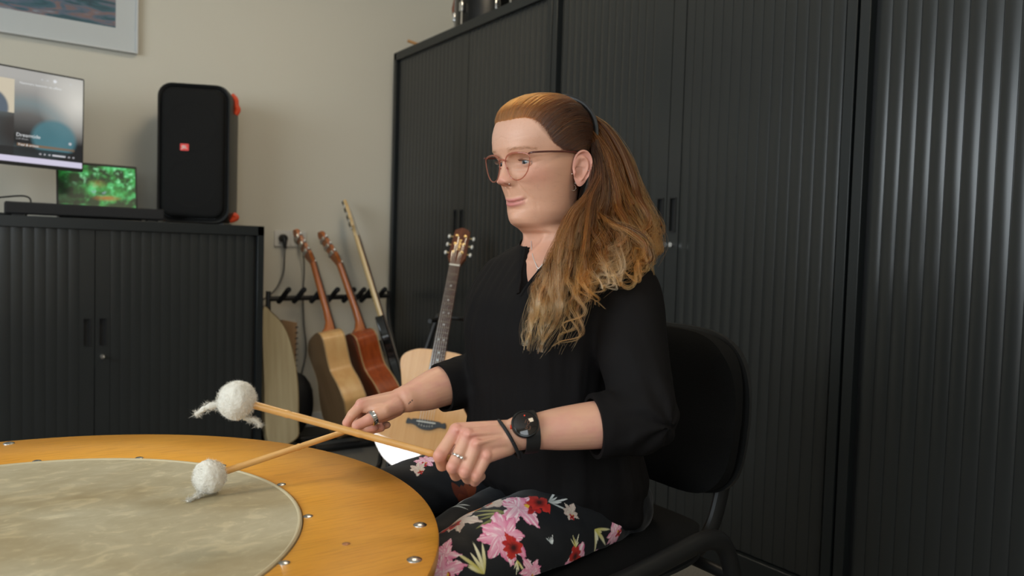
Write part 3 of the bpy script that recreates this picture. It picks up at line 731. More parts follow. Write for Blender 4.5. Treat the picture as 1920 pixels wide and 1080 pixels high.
# pale curved lap harp in the rack beside the low cabinet
M0 = Matrix.Translation((1.115, 3.40, .04)) @ Matrix.Rotation(R(-9), 4, 'X') @ Matrix.Rotation(R(10), 4, 'Z')
t = thing('lap_harp', 'pale curved wooden lap harp with a brown pin rail half hidden by the low cabinet', 'harp', M=M0)
o = spline([(-.05, 0), (.088, .005), (.103, .10), (.108, .22), (.100, .34), (.078, .45), (.045, .53), (-.005, .585), (-.055, .60), (-.06, .3)], 6, True)
ob('harp_back', plate(o, -.03, .0), mat('pale_birch', (.40, .32, .19), .4, col2=(.47, .39, .24), nscale=9, nstretch=(5, 1, .4)), t, world=False, bevel=.004)
ob('rim_strip', outline_shell(o * 1.003, -.032, -.024), mat('harp_rim', (.30, .21, .10), .4), t, world=False)
o2 = [(.035, .40), (.055, .56), (.135, .545), (.118, .33), (.105, .2), (.09, .22)]
hr = ob('pin_rail', plate(np.array(o2), .004, .03), mat('brown_rail_wood', (.20, .12, .06), .45, col2=(.25, .15, .08), nscale=9), t, world=False, bevel=.003)
for k in range(12):
    z = .52 - k * .026; x_ = .128 - k * .0016
    ob('tuning_pin', G().add(cyl((x_ - .004, .006, z), (x_ + .006, -.004, z + .004), .0024, n=8)), M_blackm, hr, world=False)
# black soft bag slumped under the rack
gb = shell_b = ball((0, 0, 0), (1, 1, 1), 40, 24)
v = gb[0].copy(); nn = vnoise(v[:, 0] * 2 + 5, v[:, 2] * 2 + v[:, 1] + 5, 4, 3)
v = v * (.85 + .3 * nn)[:, None] * np.array([.085, .10, .155]) + np.array([1.285, 3.625, .17]); v[:, 2] = np.maximum(v[:, 2], .004)
tag(ob('soft_bag', (v, gb[1]), M_blackm), 'slumped black fabric bag on the floor between harp and guitar rack', 'bag')
# ------------------------------------------------------------------ big round drum
DX, DY, DZ, DR, DS = .022, 1.140, .550, .557, .3725
t = thing('table_drum', 'big round table drum with an orange wooden rim and mottled grey skin', 'drum', (DX, DY, 0))
M_rim = bpy.data.materials.new('stained_plywood'); M_rim.use_nodes = True; nt = M_rim.node_tree; b = nt.nodes['Principled BSDF']; L = nt.links
b.inputs['Roughness'].default_value = .38; b.inputs['Coat Weight'].default_value = .25; b.inputs['Coat Roughness'].default_value = .25
tc = nt.nodes.new('ShaderNodeTexCoord')
def nz_(scale, st, det=5, dist=0., rot=0.):
    mp = nt.nodes.new('ShaderNodeMapping'); mp.inputs['Scale'].default_value = st; mp.inputs['Rotation'].default_value = (0, 0, rot)
    n = nt.nodes.new('ShaderNodeTexNoise'); n.inputs['Scale'].default_value = scale; n.inputs['Detail'].default_value = det; n.inputs['Distortion'].default_value = dist
    L.new(tc.outputs['Object'], mp.inputs[0]); L.new(mp.outputs[0], n.inputs['Vector']); return n
def ramp(n, *st):
    r = nt.nodes.new('ShaderNodeValToRGB'); e = r.color_ramp.elements
    e[0].position, e[0].color = st[0][0], (*st[0][1], 1); e[1].position, e[1].color = st[-1][0], (*st[-1][1], 1)
    for p_, c_ in st[1:-1]: q = e.new(p_); q.color = (*c_, 1)
    L.new(n.outputs['Fac'], r.inputs[0]); return r
def mul(a, b_, fac=1.0, mode='MULTIPLY'):
    m = nt.nodes.new('ShaderNodeMix'); m.data_type = 'RGBA'; m.blend_type = mode; m.inputs['Factor'].default_value = fac
    L.new(a, m.inputs['A']); L.new(b_, m.inputs['B']); return m.outputs['Result']
c1 = ramp(nz_(3.2, (1, 1, 1), 6, .6), (.3, (.58, .240, .022)), (.5, (.68, .305, .032)), (.72, (.76, .365, .050)))
c2 = ramp(nz_(16, (1.2, 14, 1), 6, .3, R(60)), (.30, (.84, .80, .74)), (.5, (1, 1, 1)), (.7, (1.05, 1.03, 1)))
c3 = ramp(nz_(55, (1, 6, 1), 3, .2, R(60)), (.25, (.80, .74, .66)), (.36, (1, 1, 1)), (.7, (1, 1, 1)))
L.new(mul(mul(c1.outputs[0], c2.outputs[0]), c3.outputs[0], .6), b.inputs['Base Color'])
ring = tf(lathe([(DS + .001, -.020), (DS + .001, -.001), (DS + .002, 0), (DR - .0045, 0), (DR - .001, -.0015), (DR, -.005), (DR, -.0185), (DR - .002, -.0215), (DR - .005, -.022)], 180, True), loc=(DX, DY, DZ))
ob('rim_board', ring, M_rim, t, ang=50)
ob('drum_shell', tf(lathe([(.43, -.022), (.44, -.022), (.44, -.30), (.425, -.30), (.425, -.022)], 120, True), loc=(DX, DY, DZ)), mat('shell_plywood', (.33, .15, .035), .45, noise=.2, nscale=5), t)
M_skin = bpy.data.materials.new('drum_skin'); M_skin.use_nodes = True; nt = M_skin.node_tree; b = nt.nodes['Principled BSDF']; L = nt.links
b.inputs['Roughness'].default_value = .6
tc = nt.nodes.new('ShaderNodeTexCoord')
c1 = ramp(nz_(3.6, (1, 1.3, 1), 7, .8), (.28, (.36, .295, .175)), (.48, (.43, .370, .240)), (.60, (.48, .425, .295)), (.78, (.57, .52, .39)))
c2 = ramp(nz_(20, (1, 1.5, 1), 7, 1.2, R(35)), (.36, (.93, .92, .90)), (.55, (1, 1, 1)), (.66, (1.22, 1.21, 1.20)))
c3 = ramp(nz_(70, (1, 1.6, 1), 5, 1.0, R(-20)), (.40, (.96, .95, .94)), (.62, (1, 1, 1)), (.74, (1.25, 1.24, 1.22)))
mm = mul(mul(c1.outputs[0], c2.outputs[0]), c3.outputs[0], .8)
c4 = ramp(nz_(2.6, (1, 1.6, 1), 3, .5, R(20)), (.34, (.86, .80, .70)), (.50, (1, 1, 1)), (.7, (1.04, 1.04, 1.04)))
L.new(mul(mm, c4.outputs[0]), b.inputs['Base Color'])
ob('drum_skin', tf(lathe([(.0001, .0004), (.1, .0004), (.25, .0004), (DS - .006, .0004), (DS - .002, .0012), (DS - .0005, .0004), (DS - .0002, -.004)], 180), loc=(DX, DY, DZ)), M_skin, t)
ob('skin_edge', tf(lathe([(DS - .0065, .0006), (DS - .005, .0024), (DS - .003, .0026), (DS - .001, .0012), (DS - .001, -.003), (DS - .0065, -.003)], 180, True), loc=(DX, DY, DZ)), mat('rawhide_edge', (.50, .42, .27), .5), t)
def screw(r, deg, s, mt_=None):
    a = R(deg); x, y = DX + r * math.cos(a), DY + r * math.sin(a)
    ob('screw', tf(lathe([(.0001, .0030 * s), (.0035 * s, .0029 * s), (.0075 * s, .0018 * s), (.0095 * s, .0005), (.0098 * s, -.0005)], 20), loc=(x, y, DZ)), mt_ or M_screw, t)
M_screw = mat('worn_screw', (.55, .55, .53), .26, metal=1)
for k in range(15):
    screw(.380, 80.4 - 24.55 * k, .72)
for d_ in (87, 60.5 + 52, -25.2, -38.1, -51, 180, 215, 240, 270): screw(.532, d_, 1.0)
screw(.438, -33, .55, mat('copper_plug', (.42, .20, .10), .5, metal=.6))
for k in range(4):
    a = R(45 + 90 * k); ob('leg', G().add(tube([(DX + .40 * math.cos(a), DY + .40 * math.sin(a), DZ - .26), (DX + .42 * math.cos(a), DY + .42 * math.sin(a), 0)], [.022, .018], 16)), M_rim, t)

# ------------------------------------------------------------------ mallets
M_bamboo = mat('bamboo', (.62, .31, .085), .35, col2=(.70, .39, .13), nscale=20, nstretch=(1, 1, 1), coat=.25)
M_fleece = mat('white_fleece', (.68, .64, .56), .95, sheen=.3, sss=.0, bump=.6, bscale=260)
def fuzz(c, r, n, ln, wdt, seed, bend=.5):
    rg = np.random.default_rng(seed); d = rg.normal(size=(n, 3)); d /= np.linalg.norm(d, axis=1)[:, None]
    s = rg.normal(size=(n, 3)); s -= d * (s * d).sum(1)[:, None]; s /= np.linalg.norm(s, axis=1)[:, None]
    b_ = rg.normal(size=(n, 3)) * bend; l = ln * rg.uniform(.4, 1.3, n)[:, None]
    p0 = c + d * r * .95; p1 = p0 + (d + b_ * .4) * l * .5; p2 = p1 + (d * .3 + b_) * l * .5
    v = np.stack([p0 - s * wdt, p0 + s * wdt, p1 + s * wdt * .7, p1 - s * wdt * .7, p2], 1).reshape(-1, 3)
    f = []
    for i in range(n): k = i * 5; f += [(k, k + 1, k + 2, k + 3), (k + 3, k + 2, k + 4)]
    return v, f
def fz_(*a_):
    v, f = fuzz(*a_); v[:, 2] = np.maximum(v[:, 2], DZ + .0015); return v, f
def mallet(label, c, e, r, tails, seed, nodes):
    c = np.array(c); e = np.array(e); t = thing('mallet', label, 'mallet', tuple(c), 'bamboo mallets with white fleece heads')
    Ln = np.linalg.norm(e - c); d = (e - c) / Ln
    n = 90; s = np.linspace(0, 1, n); rad = np.full(n, .0053) - .0006 * s
    for q in nodes: rad += .0009 * np.exp(-((s - q) / .006) ** 2) - .0005 * np.exp(-((s - q - .012) / .006) ** 2)
    ob('stick', tube(c + d * (s * Ln)[:, None], rad, 18), M_bamboo, t, ang=60)
    v, f = ball((0, 0, 0), 1, 56, 36)
    nn = vnoise(v[:, 0] * 3 + 9, v[:, 1] * 3 + v[:, 2] * 2 + 9, seed, 4)
    v = v * (r * (.90 + .20 * nn))[:, None]
    # slightly drum shaped: flatten along the stick
    v = v - np.outer(v @ d, d) * .10
    hd = ob('fleece_head', (v + c, f), M_fleece, t)
    ob('fleece_fibres', fz_(c, r, 3600, .0034, .00016, seed), mat('fleece_fibre_%d' % seed, (.70, .67, .60), .9), hd, smooth=None)
    for path, rr in tails:
        p = spline(path, 6); m_ = len(p)
        rad = rr * (1 - .55 * np.linspace(0, 1, m_)) * (.75 + .5 * np.random.default_rng(seed).random(m_))
        ob('wool_tail', G().add(tube(p, rad, 9)).add(fz_(p[m_ // 2], rr * 1.0, 260, .006, .00016, seed + 3)).add(fz_(p[m_ // 4], rr * 1.1, 220, .006, .00016, seed + 4)).add(fz_(p[-2], rr * .7, 220, .006, .00016, seed + 5)), M_fleece, hd)
    return t
# near mallet in her left hand, raised above the rim
A0, A1 = np.array([.289, 1.044, .7205]), np.array([.5811, .8941, .6275])
mallet('bamboo mallet held above the drum in her left hand, fleece head in the air', A0, A1, .0265,
       [([A0 + (-.012, .012, -.006), A0 + (-.032, .022, -.010), A0 + (-.046, .030, -.021)], .0055), ([A0 + (.008, -.004, -.024), A0 + (.022, -.012, -.028), A0 + (.026, -.016, -.034)], .0030)], 21, (.50, .80, .20))
# far mallet in her right hand, head resting on the skin
B0, B1 = np.array([.2895, 1.1867, .5785]), np.array([.5899, 1.2072, .6335])
mallet('bamboo mallet in her right hand with its fleece head touching the drum skin', B0, B1, .0255,
       [([B0 + (-.008, -.004, -.018), B0 + (-.020, -.010, -.024), B0 + (-.036, -.022, -.0255)], .0035)], 33, (.47, .85, .15))

# ------------------------------------------------------------------ chair
t = thing('visitor_chair', 'black upholstered visitor chair with a black tube frame under the woman', 'chair', (.87, 1.055, 0))
CY = 1.058
def cushion(name, fn, nx=24, ny=24, mt_=M_fabric):
    """closed pillow: fn(u,v,side)->xyz, u,v in -1..1"""
    V, F = [], []
    us = np.sin(np.linspace(-PI / 2, PI / 2, nx)); vs = np.sin(np.linspace(-PI / 2, PI / 2, ny))
    for sd in (1, -1):
        for vv in vs:
            for uu in us: V.append(fn(uu, vv, sd))
    n = nx * ny
    for s_ in (0, 1):
        for j in range(ny - 1):
            for i in range(nx - 1):
                q = (s_ * n + j * nx + i, s_ * n + j * nx + i + 1, s_ * n + (j + 1) * nx + i + 1, s_ * n + (j + 1) * nx + i)
                F.append(q if s_ == 0 else q[::-1])
    for i in range(nx - 1):
        F += [(i, n + i, n + i + 1, i + 1), ((ny - 1) * nx + i + 1, n + (ny - 1) * nx + i + 1, n + (ny - 1) * nx + i, (ny - 1) * nx + i)]
    for j in range(ny - 1):
        F += [(j * nx, (j + 1) * nx, n + (j + 1) * nx, n + j * nx), (j * nx + nx - 1, n + j * nx + nx - 1, n + (j + 1) * nx + nx - 1, (j + 1) * nx + nx - 1)]
    return np.array(V), F
def sq(u, v, p=5.0):
    """square disc to rounded rectangle"""
    k = max(abs(u), abs(v)); 
    if k < 1e-6: return u, v
    n_ = (abs(u) ** p + abs(v) ** p) ** (1 / p); return u * k / n_ , v * k / n_
def backfn(th, off, hw=.232, z0=.497, z1=.796):
    def fn(u, v, sd):
        a, b_ = sq(u, v, 3.6); y = a * hw; z = (z0 + z1) / 2 + b_ * (z1 - z0) / 2 * (1 if b_ < 0 else 1.0)
        hwz = 1 - .06 * max(0, b_)  # a little narrower at the top
        y *= hwz; e = max(abs(a), abs(b_)) ** 8
        x = 1.088 + (z - .5) * .13 - .035 * (y / hw) ** 2 + off + (-sd) * th * (1 - .55 * e)
        return (x, CY + y, z - .012 * (abs(a) ** 3) * (1 if b_ > 0 else -.2))
    return fn
ob('backrest', cushion('b', backfn(.020, 0)), M_fabric, t)
ob('back_shell', cushion('b', backfn(.007, .026, .236, .492, .80)), M_black, t)
def seatfn(th, off, s_=1.0):
    def fn(u, v, sd):
        a, b_ = sq(u, v, 5); e = max(abs(a), abs(b_)) ** 8
        x = .845 + a * .213 * s_; y = CY + b_ * .226 * s_ * (1 - .03 * a)
        return (x, y, .438 + off + sd * th * (1 - .5 * e) + .012 * a - .02 * max(0, -a - .6))
    return fn
ob('seat', cushion('s', seatfn(.022, 0)), M_fabric, t)
ob('seat_pan', cushion('s', seatfn(.006, -.026, 1.01)), M_black, t)
M_tube = mat('black_frame_tube', (.007, .007, .007), .48, spec=.35)
for y_ in (CY - .262, CY + .262):
    sgn = 1 if y_ > CY else -1
    ob('side_frame', tube(spline([(.60, y_ + .01 * sgn, .012), (.655, y_, .30), (.68, y_, .40), (.725, y_, .44), (.80, y_, .452), (.90, y_, .468), (.965, y_, .476), (1.005, y_, .462), (1.03, y_, .42), (1.05, y_, .35), (1.13, y_ + .01 * sgn, .012)], 8), .0125, 14, flat=1.35), M_tube, t)
    yb = CY + sgn * .175
    ob('back_upright', tube(spline([(1.00, yb, .405), (1.05, yb, .415), (1.085, yb, .45), (1.105, yb, .50), (1.118, yb, .56), (1.128, yb, .62)], 8), .010, 12, flat=1.7), M_tube, t)
    ob('glide', G().add(cyl((.60, y_ + .01 * sgn, 0), (.60, y_ + .01 * sgn, .02), .016, n=14)), M_black, t); ob('glide', cyl((1.13, y_ + .01 * sgn, 0), (1.13, y_ + .01 * sgn, .02), .016, n=14), M_black, t)
ob('cross_tube', tube([(1.035, CY - .262, .40), (1.035, CY + .262, .40)], .010, 12), M_tube, t)
ob('cross_tube', tube([(.72, CY - .262, .405), (.72, CY + .262, .405)], .010, 12), M_tube, t)
ob('cross_tube', tube([(.72, CY - .1, .40), (1.035, CY - .1, .40)], .008, 10), M_tube, t)
# ------------------------------------------------------------------ the woman
# person axis: she faces -X; head space in mm: f forward (-X), l to her left (-Y), z up, origin between the ears at eye height
HO = np.array([.8095, 1.0640, 1.0955])
PIT = R(6)
CO = np.array([.815, 1.060, 1.086])
HEAD_YAW = R(4)
def head_to_world(p):
    p = np.asarray(p, float) / 1000
    c, s = math.cos(HEAD_YAW), math.sin(HEAD_YAW)
    kk = np.clip((p[..., 2] + .16) / .05, 0, 1); ap = PIT * kk; fr, zr = p[..., 0] + .020, p[..., 2] + .010
    fp = fr * np.cos(ap) + zr * np.sin(ap) - .020; zp = zr * np.cos(ap) - fr * np.sin(ap) - .010
    p = np.stack([fp, p[..., 1], zp - .0095 * (1 - kk)], -1)
    f = p[..., 0] * c - p[..., 1] * s; l = p[..., 0] * s + p[..., 1] * c
    # HEAD_YAW > 0 turns the face to her left (towards the camera side)
    k = kk      # neck follows, chest stays
    f = f * k + p[..., 0] * (1 - k); l = l * k + p[..., 1] * (1 - k)
    return np.stack([(HO[0] * k + CO[0] * (1 - k)) - f, (HO[1] * k + CO[1] * (1 - k)) - l, HO[2] + p[..., 2]], -1)

def remesh(geo, voxel, smooth=4, fac=.5):
    v, f = geo.verts(), geo.f
    me = bpy.data.meshes.new('tmp'); me.from_pydata([tuple(x) for x in v.tolist()], [], f)
    o = bpy.data.objects.new('tmp', me); COL.objects.link(o)
    m = o.modifiers.new('r', 'REMESH'); m.mode = 'VOXEL'; m.voxel_size = voxel; m.use_smooth_shade = True
    if smooth:
        s = o.modifiers.new('s', 'SMOOTH'); s.iterations = smooth; s.factor = fac
    dg = bpy.context.evaluated_depsgraph_get(); dg.update()
    me2 = bpy.data.meshes.new_from_object(o.evaluated_get(dg))
    n = len(me2.vertices); V = np.empty(n * 3); me2.vertices.foreach_get('co', V)
    F = [tuple(p.vertices) for p in me2.polygons]
    bpy.data.objects.remove(o); bpy.data.meshes.remove(me); bpy.data.meshes.remove(me2)
    return V.reshape(-1, 3), F
def vnormals(v, f):
    me = bpy.data.meshes.new('t'); me.from_pydata([tuple(x) for x in v.tolist()], [], f); me.update()
    n = np.empty(len(v) * 3); me.vertices.foreach_get('normal', n); bpy.data.meshes.remove(me); return n.reshape(-1, 3)
def limb(pts, rad, n=20, flat=1.0, sub=6):
    """closed tapered limb along a smooth path with round ends"""
    p = spline(pts, sub); r = spline([[x, 0] for x in rad], sub)[:, 0]
    d0 = (p[0] - p[1]) / np.linalg.norm(p[0] - p[1]); d1 = (p[-1] - p[-2]) / np.linalg.norm(p[-1] - p[-2])
    a = np.array([.98, .8, .5, .15]); 
    P_ = [p[0] + d0 * r[0] * x for x in a] + list(p) + [p[-1] + d1 * r[-1] * x for x in a[::-1]]
    q = np.sqrt(1 - a ** 2); R_ = [r[0] * x for x in q] + list(r) + [r[-1] * x for x in q[::-1]]
    return tube(np.array(P_), np.array(R_), n, True, flat)
def gs(x, s): return np.exp(-(x / s) ** 2)

def head_mesh():
    T = np.array([  # z, F, B, W, n
        (121, 2, -6, 4, 2.0), (114, 14, -24, 18, 2.0), (111, 28, -42, 34, 2.0), (104, 46, -62, 50, 2.0), (92, 62, -78, 61, 2.1), (78, 73, -89, 68, 2.15), (65, 80, -96, 71, 2.2), (50, 85, -99, 73, 2.2), (35, 87, -100, 73, 2.2),
        (22, 87, -99, 72, 2.2), (12, 85, -98, 70, 2.15), (4, 82, -96, 68.5, 2.05), (-6, 80, -93, 67.5, 1.95), (-16, 80, -89, 66.5, 1.88), (-28, 80.5, -83, 65, 1.82), (-40, 77.5, -77, 62.5, 1.8),
        (-52, 74.5, -72, 60, 1.8), (-64, 72, -69, 58, 1.8), (-76, 70, -67, 56, 1.8), (-88, 69.5, -66, 53, 1.8), (-98, 69.5, -65, 50, 1.85), (-105, 66, -65, 48, 1.9), (-110, 58, -66, 47, 1.95), (-114, 47, -67, 47, 2.0),
        (-118, 40, -68, 47.5, 2.05), (-123, 27, -70, 48.5, 2.1), (-132, 22, -72, 50, 2.1), (-142, 27, -74, 54, 2.1), (-152, 36, -76, 62, 2.1), (-160, 42, -80, 66, 2.0), (-170, 50, -85, 68, 1.95), (-182, 60, -90, 70, 1.9), (-200, 74, -95, 76, 1.9), (-225, 86, -100, 84, 1.9), (-250, 74, -100, 84, 1.9)])
    T[:, 0] = np.where(T[:, 0] > 30, 30 + (T[:, 0] - 30) * .90, T[:, 0])
    zs = np.concatenate([np.linspace(105.0, 100.4, 12), np.arange(99, 42, -2.0), np.arange(42, -124, -1.15), np.arange(-125, -250, -2.5), [-250]])
    def itp(c):
        zz = T[::-1, 0]; y = np.interp(zs, zz, T[::-1, c])
        k = np.array([1, 2, 3, 2, 1.]) / 9; m = len(y); yp = np.pad(y, 2, 'edge'); ys = np.convolve(yp, k, 'valid')
        ys[:10] = y[:10]; return ys
    F, B, W, N = itp(1), itp(2), itp(3), itp(4)
    n = 460; s = np.linspace(0, 2 * PI, n, endpoint=False); ph = s - .28 * np.sin(s)
    c, q = np.cos(ph), np.sin(ph)
    e = (2 / N)[:, None]
    cf = np.abs(c)[None] ** e; f = np.where(c[None] > 0, F[:, None] * cf, B[:, None] * cf)
    l = np.sign(q)[None] * W[:, None] * np.abs(q)[None] ** e
    z = np.repeat(zs[:, None], n, 1)
    front = np.clip((f - 10) / 30, 0, 1); al = np.abs(l)
    d = np.zeros_like(f); side = np.zeros_like(f)
    # sockets, brow, cheeks
    d += -10.5 * gs(al - 31, 15) * gs(z + 4, 10.5) - 3.0 * gs(al - 16, 6) * gs(z + 1, 9)
    d += 1.2 * gs(z - 19, 8) * gs(al - 26, 20) + 1.0 * gs(z - 22, 8) * gs(al, 12)
    d += 2.0 * gs(al - 44, 17) * gs(z + 24, 15) + 1.2 * gs(al - 34, 12) * gs(z + 40, 13)
    d += -1.0 * gs(z + 17.5 - (al - 30) ** 2 * .008, 1.6) * gs(al - 30, 13) + .9 * gs(z + 13, 4) * gs(al - 29, 12)
    # nose
    zz = [12, 6, 0, -8, -16, -24, -29, -33, -36.5, -39.5, -42.5, -46]
    hh = np.interp(z, zz[::-1], [0, 1.2, 3.6, 6.5, 9.8, 13.0, 15.2, 15.4, 13.6, 9.0, 2.6, 0][::-1])
    ww = np.interp(z, zz[::-1], [6, 6.2, 6.8, 7.8, 9, 10.8, 12, 12.2, 11.5, 10.5, 9.5, 8][::-1])
    d += hh * np.exp(-(al / ww) ** 2.4)
    d += 8.5 * gs(al - 12.3, 5.2) * gs(z + 34.5, 6.2)              # alae
    d += -2.0 * gs(al - 20, 3) * gs(z + 33, 8)
    d += -8.0 * gs(al - 6.6, 3.1) * gs(z + 40.2, 2.2)              # nostrils
    # nasolabial fold
    tt = np.clip((-34 - z) / 32, 0, 1); lf = 19 + 15 * tt
    inz = np.clip((-32 - z) / 5, 0, 1) * np.clip((z + 68) / 8, 0, 1)
    d += (-1.0 * gs(al - lf, 2.6) + .9 * gs(al - lf - 6, 5)) * inz
    d += -1.1 * gs(al - 37, 1.8) * gs(z + 77, 9)
    # mouth
    mw = 25.0; on = np.clip((mw + 1 - al) / 5, 0, 1)
    zl = -68.5 + .0062 * al ** 2
    up = 2.6 * np.exp(-((z - zl - 3.6) / 2.8) ** 2) * np.clip(1 - (al / mw) ** 2, 0, 1) ** .6
    lo = 3.4 * np.exp(-((z - zl + 4.6) / 3.6) ** 2) * np.clip(1 - (al / (mw - 1)) ** 2, 0, 1) ** .6
    d += up + lo - 3.2 * gs(z - zl, .95) * on - 1.8 * gs(al - mw - 1, 3) * gs(z - zl, 3)
    d += -1.0 * gs(al, 2.6) * gs(z + 50, 6) + .6 * gs(al - 4.5, 2) * gs(z + 50, 6)
    d += -2.4 * gs(z + 81, 4) * gs(al, 18) + 2.2 * gs(z + 95, 9) * gs(al, 15)
    # fine forehead lines and crow's feet
    d += -.6 * np.clip(np.sin((z - .006 * (al - 30) ** 2 + 1.5 * np.sin(al / 9)) / 1.35) - .4, 0, 1) * np.clip((z - 30) / 8, 0, 1) * np.clip((60 - z) / 12, 0, 1) * gs(al - 15, 34)
    d += -.5 * np.clip(np.sin((z - (al - 45) * .35) / 1.2), 0, 1) * gs(al - 52, 7) * gs(z + 1, 8)
    d += .35 * (vnoise(l / 6 + 40, z / 6 + 40, 5, 3) - .5)
    fo = f.copy(); lo_ = l.copy()
    f = f + d * front
    # temples, jaw line, sides of the neck
    sg = np.sign(l)
    side += -3.2 * gs(f - 52, 18) * gs(z - 18, 18) + 1.8 * gs(f - 30, 26) * gs(z + 14, 12)
    side += 2.0 * gs(z + 88, 11) * gs(f - 30, 32) - 4.5 * gs(z + 112, 8) * gs(f - 5, 34)
    side += 2.2 * gs(f - 60, 16) * gs(z + 84, 11)
    l = l + side * sg * np.clip(al / 30, 0, 1)
    # sternocleidomastoid cords and the pit between the collar bones
    f = f + 3.5 * gs(al - (12 + (z + 158) * .55), 6) * np.clip((-122 - z) / 8, 0, 1) * np.clip((z + 162) / 8, 0, 1) * front0(fo)
    f = f - 5 * gs(al, 9) * gs(z + 160, 7) * front0(fo) + 3.0 * gs(z + 166 + al * .05, 4) * np.clip((al - 8) / 10, 0, 1) * np.clip(1 - al / 90, 0, 1) * front0(fo)
    P_ = np.stack([f, l, z], -1)
    # colours
    base = np.array([.62, .335, .225]); C_ = np.zeros(P_.shape) + base
    def tint(col, k): 
        nonlocal C_
        k = np.clip(k, 0, 1)[..., None]; C_ = C_ * (1 - k) + np.array(col) * k
    tint((.62, .27, .20), .55 * gs(al - 46, 20) * gs(z + 26, 17) * front)
    tint((.60, .24, .19), .65 * gs(al, 15) * gs(z + 33, 10) * (f > 82))
    tint((.66, .42, .33), .4 * gs(z - 50, 25) * front)
    tint((.50, .25, .20), .35 * gs(al - 31, 14) * gs(z + 6, 9) * front)
    lips = np.maximum(np.clip(1.3 - np.abs(z - zl - 2.8) / 3.3, 0, 1) * np.clip(1 - (al / mw) ** 2.2, 0, 1) ** .4 * (z >= zl), np.clip(1.35 - np.abs(z - zl + 3.8) / 4.4, 0, 1) * np.clip(1 - (al / mw) ** 2.2, 0, 1) ** .4 * (z < zl))
    tint((.52, .17, .17), .85 * lips * (fo > 30))
    tint((.22, .06, .05), .75 * gs(z - zl, .8) * on * (fo > 30))
    tint((.20, .07, .05), .8 * gs(al - 6.6, 2.6) * gs(z + 40.4, 2.0) * (fo > 40))  # shade inside the nostrils, painted into the skin colour
    brow = gs(z - (17.5 + 3.5 * np.sin(np.clip((al - 10) / 40, 0, 1) * PI * .75)), 2.6) * np.clip((al - 11) / 5, 0, 1) * np.clip((54 - al) / 8, 0, 1)
    tint((.34, .20, .13), .26 * brow * (fo > 20))
    tint((.55, .25, .19), .3 * np.clip((-118 - z) / 20, 0, 1) * (fo > 0))
    hl_ = np.interp(al, [0, 14, 30, 46, 57, 65, 69, 74], [69, 70, 71, 68, 56, 40, 26, 5]); tint((.16, .075, .040), .62 * np.clip((z - hl_ + 2) / 7, 0, 1) * (fo > -60))
    sp = vnoise(l / 2.2 + 9, z / 2.2 + 70, 12, 3); tint((.52, .27, .18), np.clip((sp - .62) * 1.5, 0, .35))
    nr = len(zs); v = P_.reshape(-1, 3)
    fc = [(i * n + j, (i + 1) * n + j, (i + 1) * n + (j + 1) % n, i * n + (j + 1) % n) for i in range(nr - 1) for j in range(n)]
    v = np.vstack([v, [[-4, 0, 105.2]]]); fc += [(len(v) - 1, j, (j + 1) % n) for j in range(n)]
    fc.append(tuple((nr - 1) * n + j for j in range(n))[::-1])
    return v, fc, np.vstack([C_.reshape(-1, 3), [base]])
def front0(f): return np.clip((f + 5) / 20, 0, 1)

SKIN = np.array([.62, .335, .225])
EYEC = np.array([54.0, 30.5, -3.0])      # eyeball centre, head space, mirrored for the right
def lids(sg):
    c = EYEC * np.array([1, sg, 1]); V, F, Cc = [], [], []
    def patch(upper):
        na, ne = 44, 16; az = np.linspace(-66, 66, na); rows = []
        k = np.clip(np.cos(np.clip(np.abs(az) / 52, 0, 1) * PI / 2), 0, 1) ** .75
        e0 = 12.5 * k + 1.0 if upper else -13 * k - 2.5
        e1 = 62 if upper else -58
        for j in range(ne):
            t = [0, 0.0, .04, .09, .15, .22, .30, .38, .46, .54, .62, .7, .78, .86, .93, 1][j]
            r = [12.1, 12.9, 13.3, 13.35, 13.3, 13.2, 12.9, 12.95, 13.2, 13.4, 13.4, 13.3, 13.1, 12.8, 12.5, 12.0][j] if upper else [12.1, 12.9, 13.2, 13.2, 13.2, 13.25, 13.3, 13.3, 13.2, 13.1, 13, 12.9, 12.8, 12.6, 12.3, 12][j]
            el = e0 + (e1 - e0) * t; rad = r - .9 * (np.abs(az) / 66) ** 2
            a = np.radians(az + 6); b_ = np.radians(el)
            V.extend(np.stack([c[0] + rad * np.cos(b_) * np.cos(a), c[1] + sg * rad * np.cos(b_) * np.sin(a), c[2] + rad * np.sin(b_)], -1))
            if upper: col = (.10, .045, .035) if j < 2 else (.42, .22, .16) if j in (6,) else (.60, .33, .23)
            else: col = (.40, .20, .16) if j < 2 else (.60, .32, .23)
            Cc.extend([col] * na)
        n0 = len(V) - na * ne
        for j in range(ne - 1):
            for i in range(na - 1):
                q = (n0 + j * na + i, n0 + j * na + i + 1, n0 + (j + 1) * na + i + 1, n0 + (j + 1) * na + i)
                F.append(q if (upper == (sg > 0)) else q[::-1])
    patch(True); patch(False)
    return np.array(V), F, np.array(Cc)

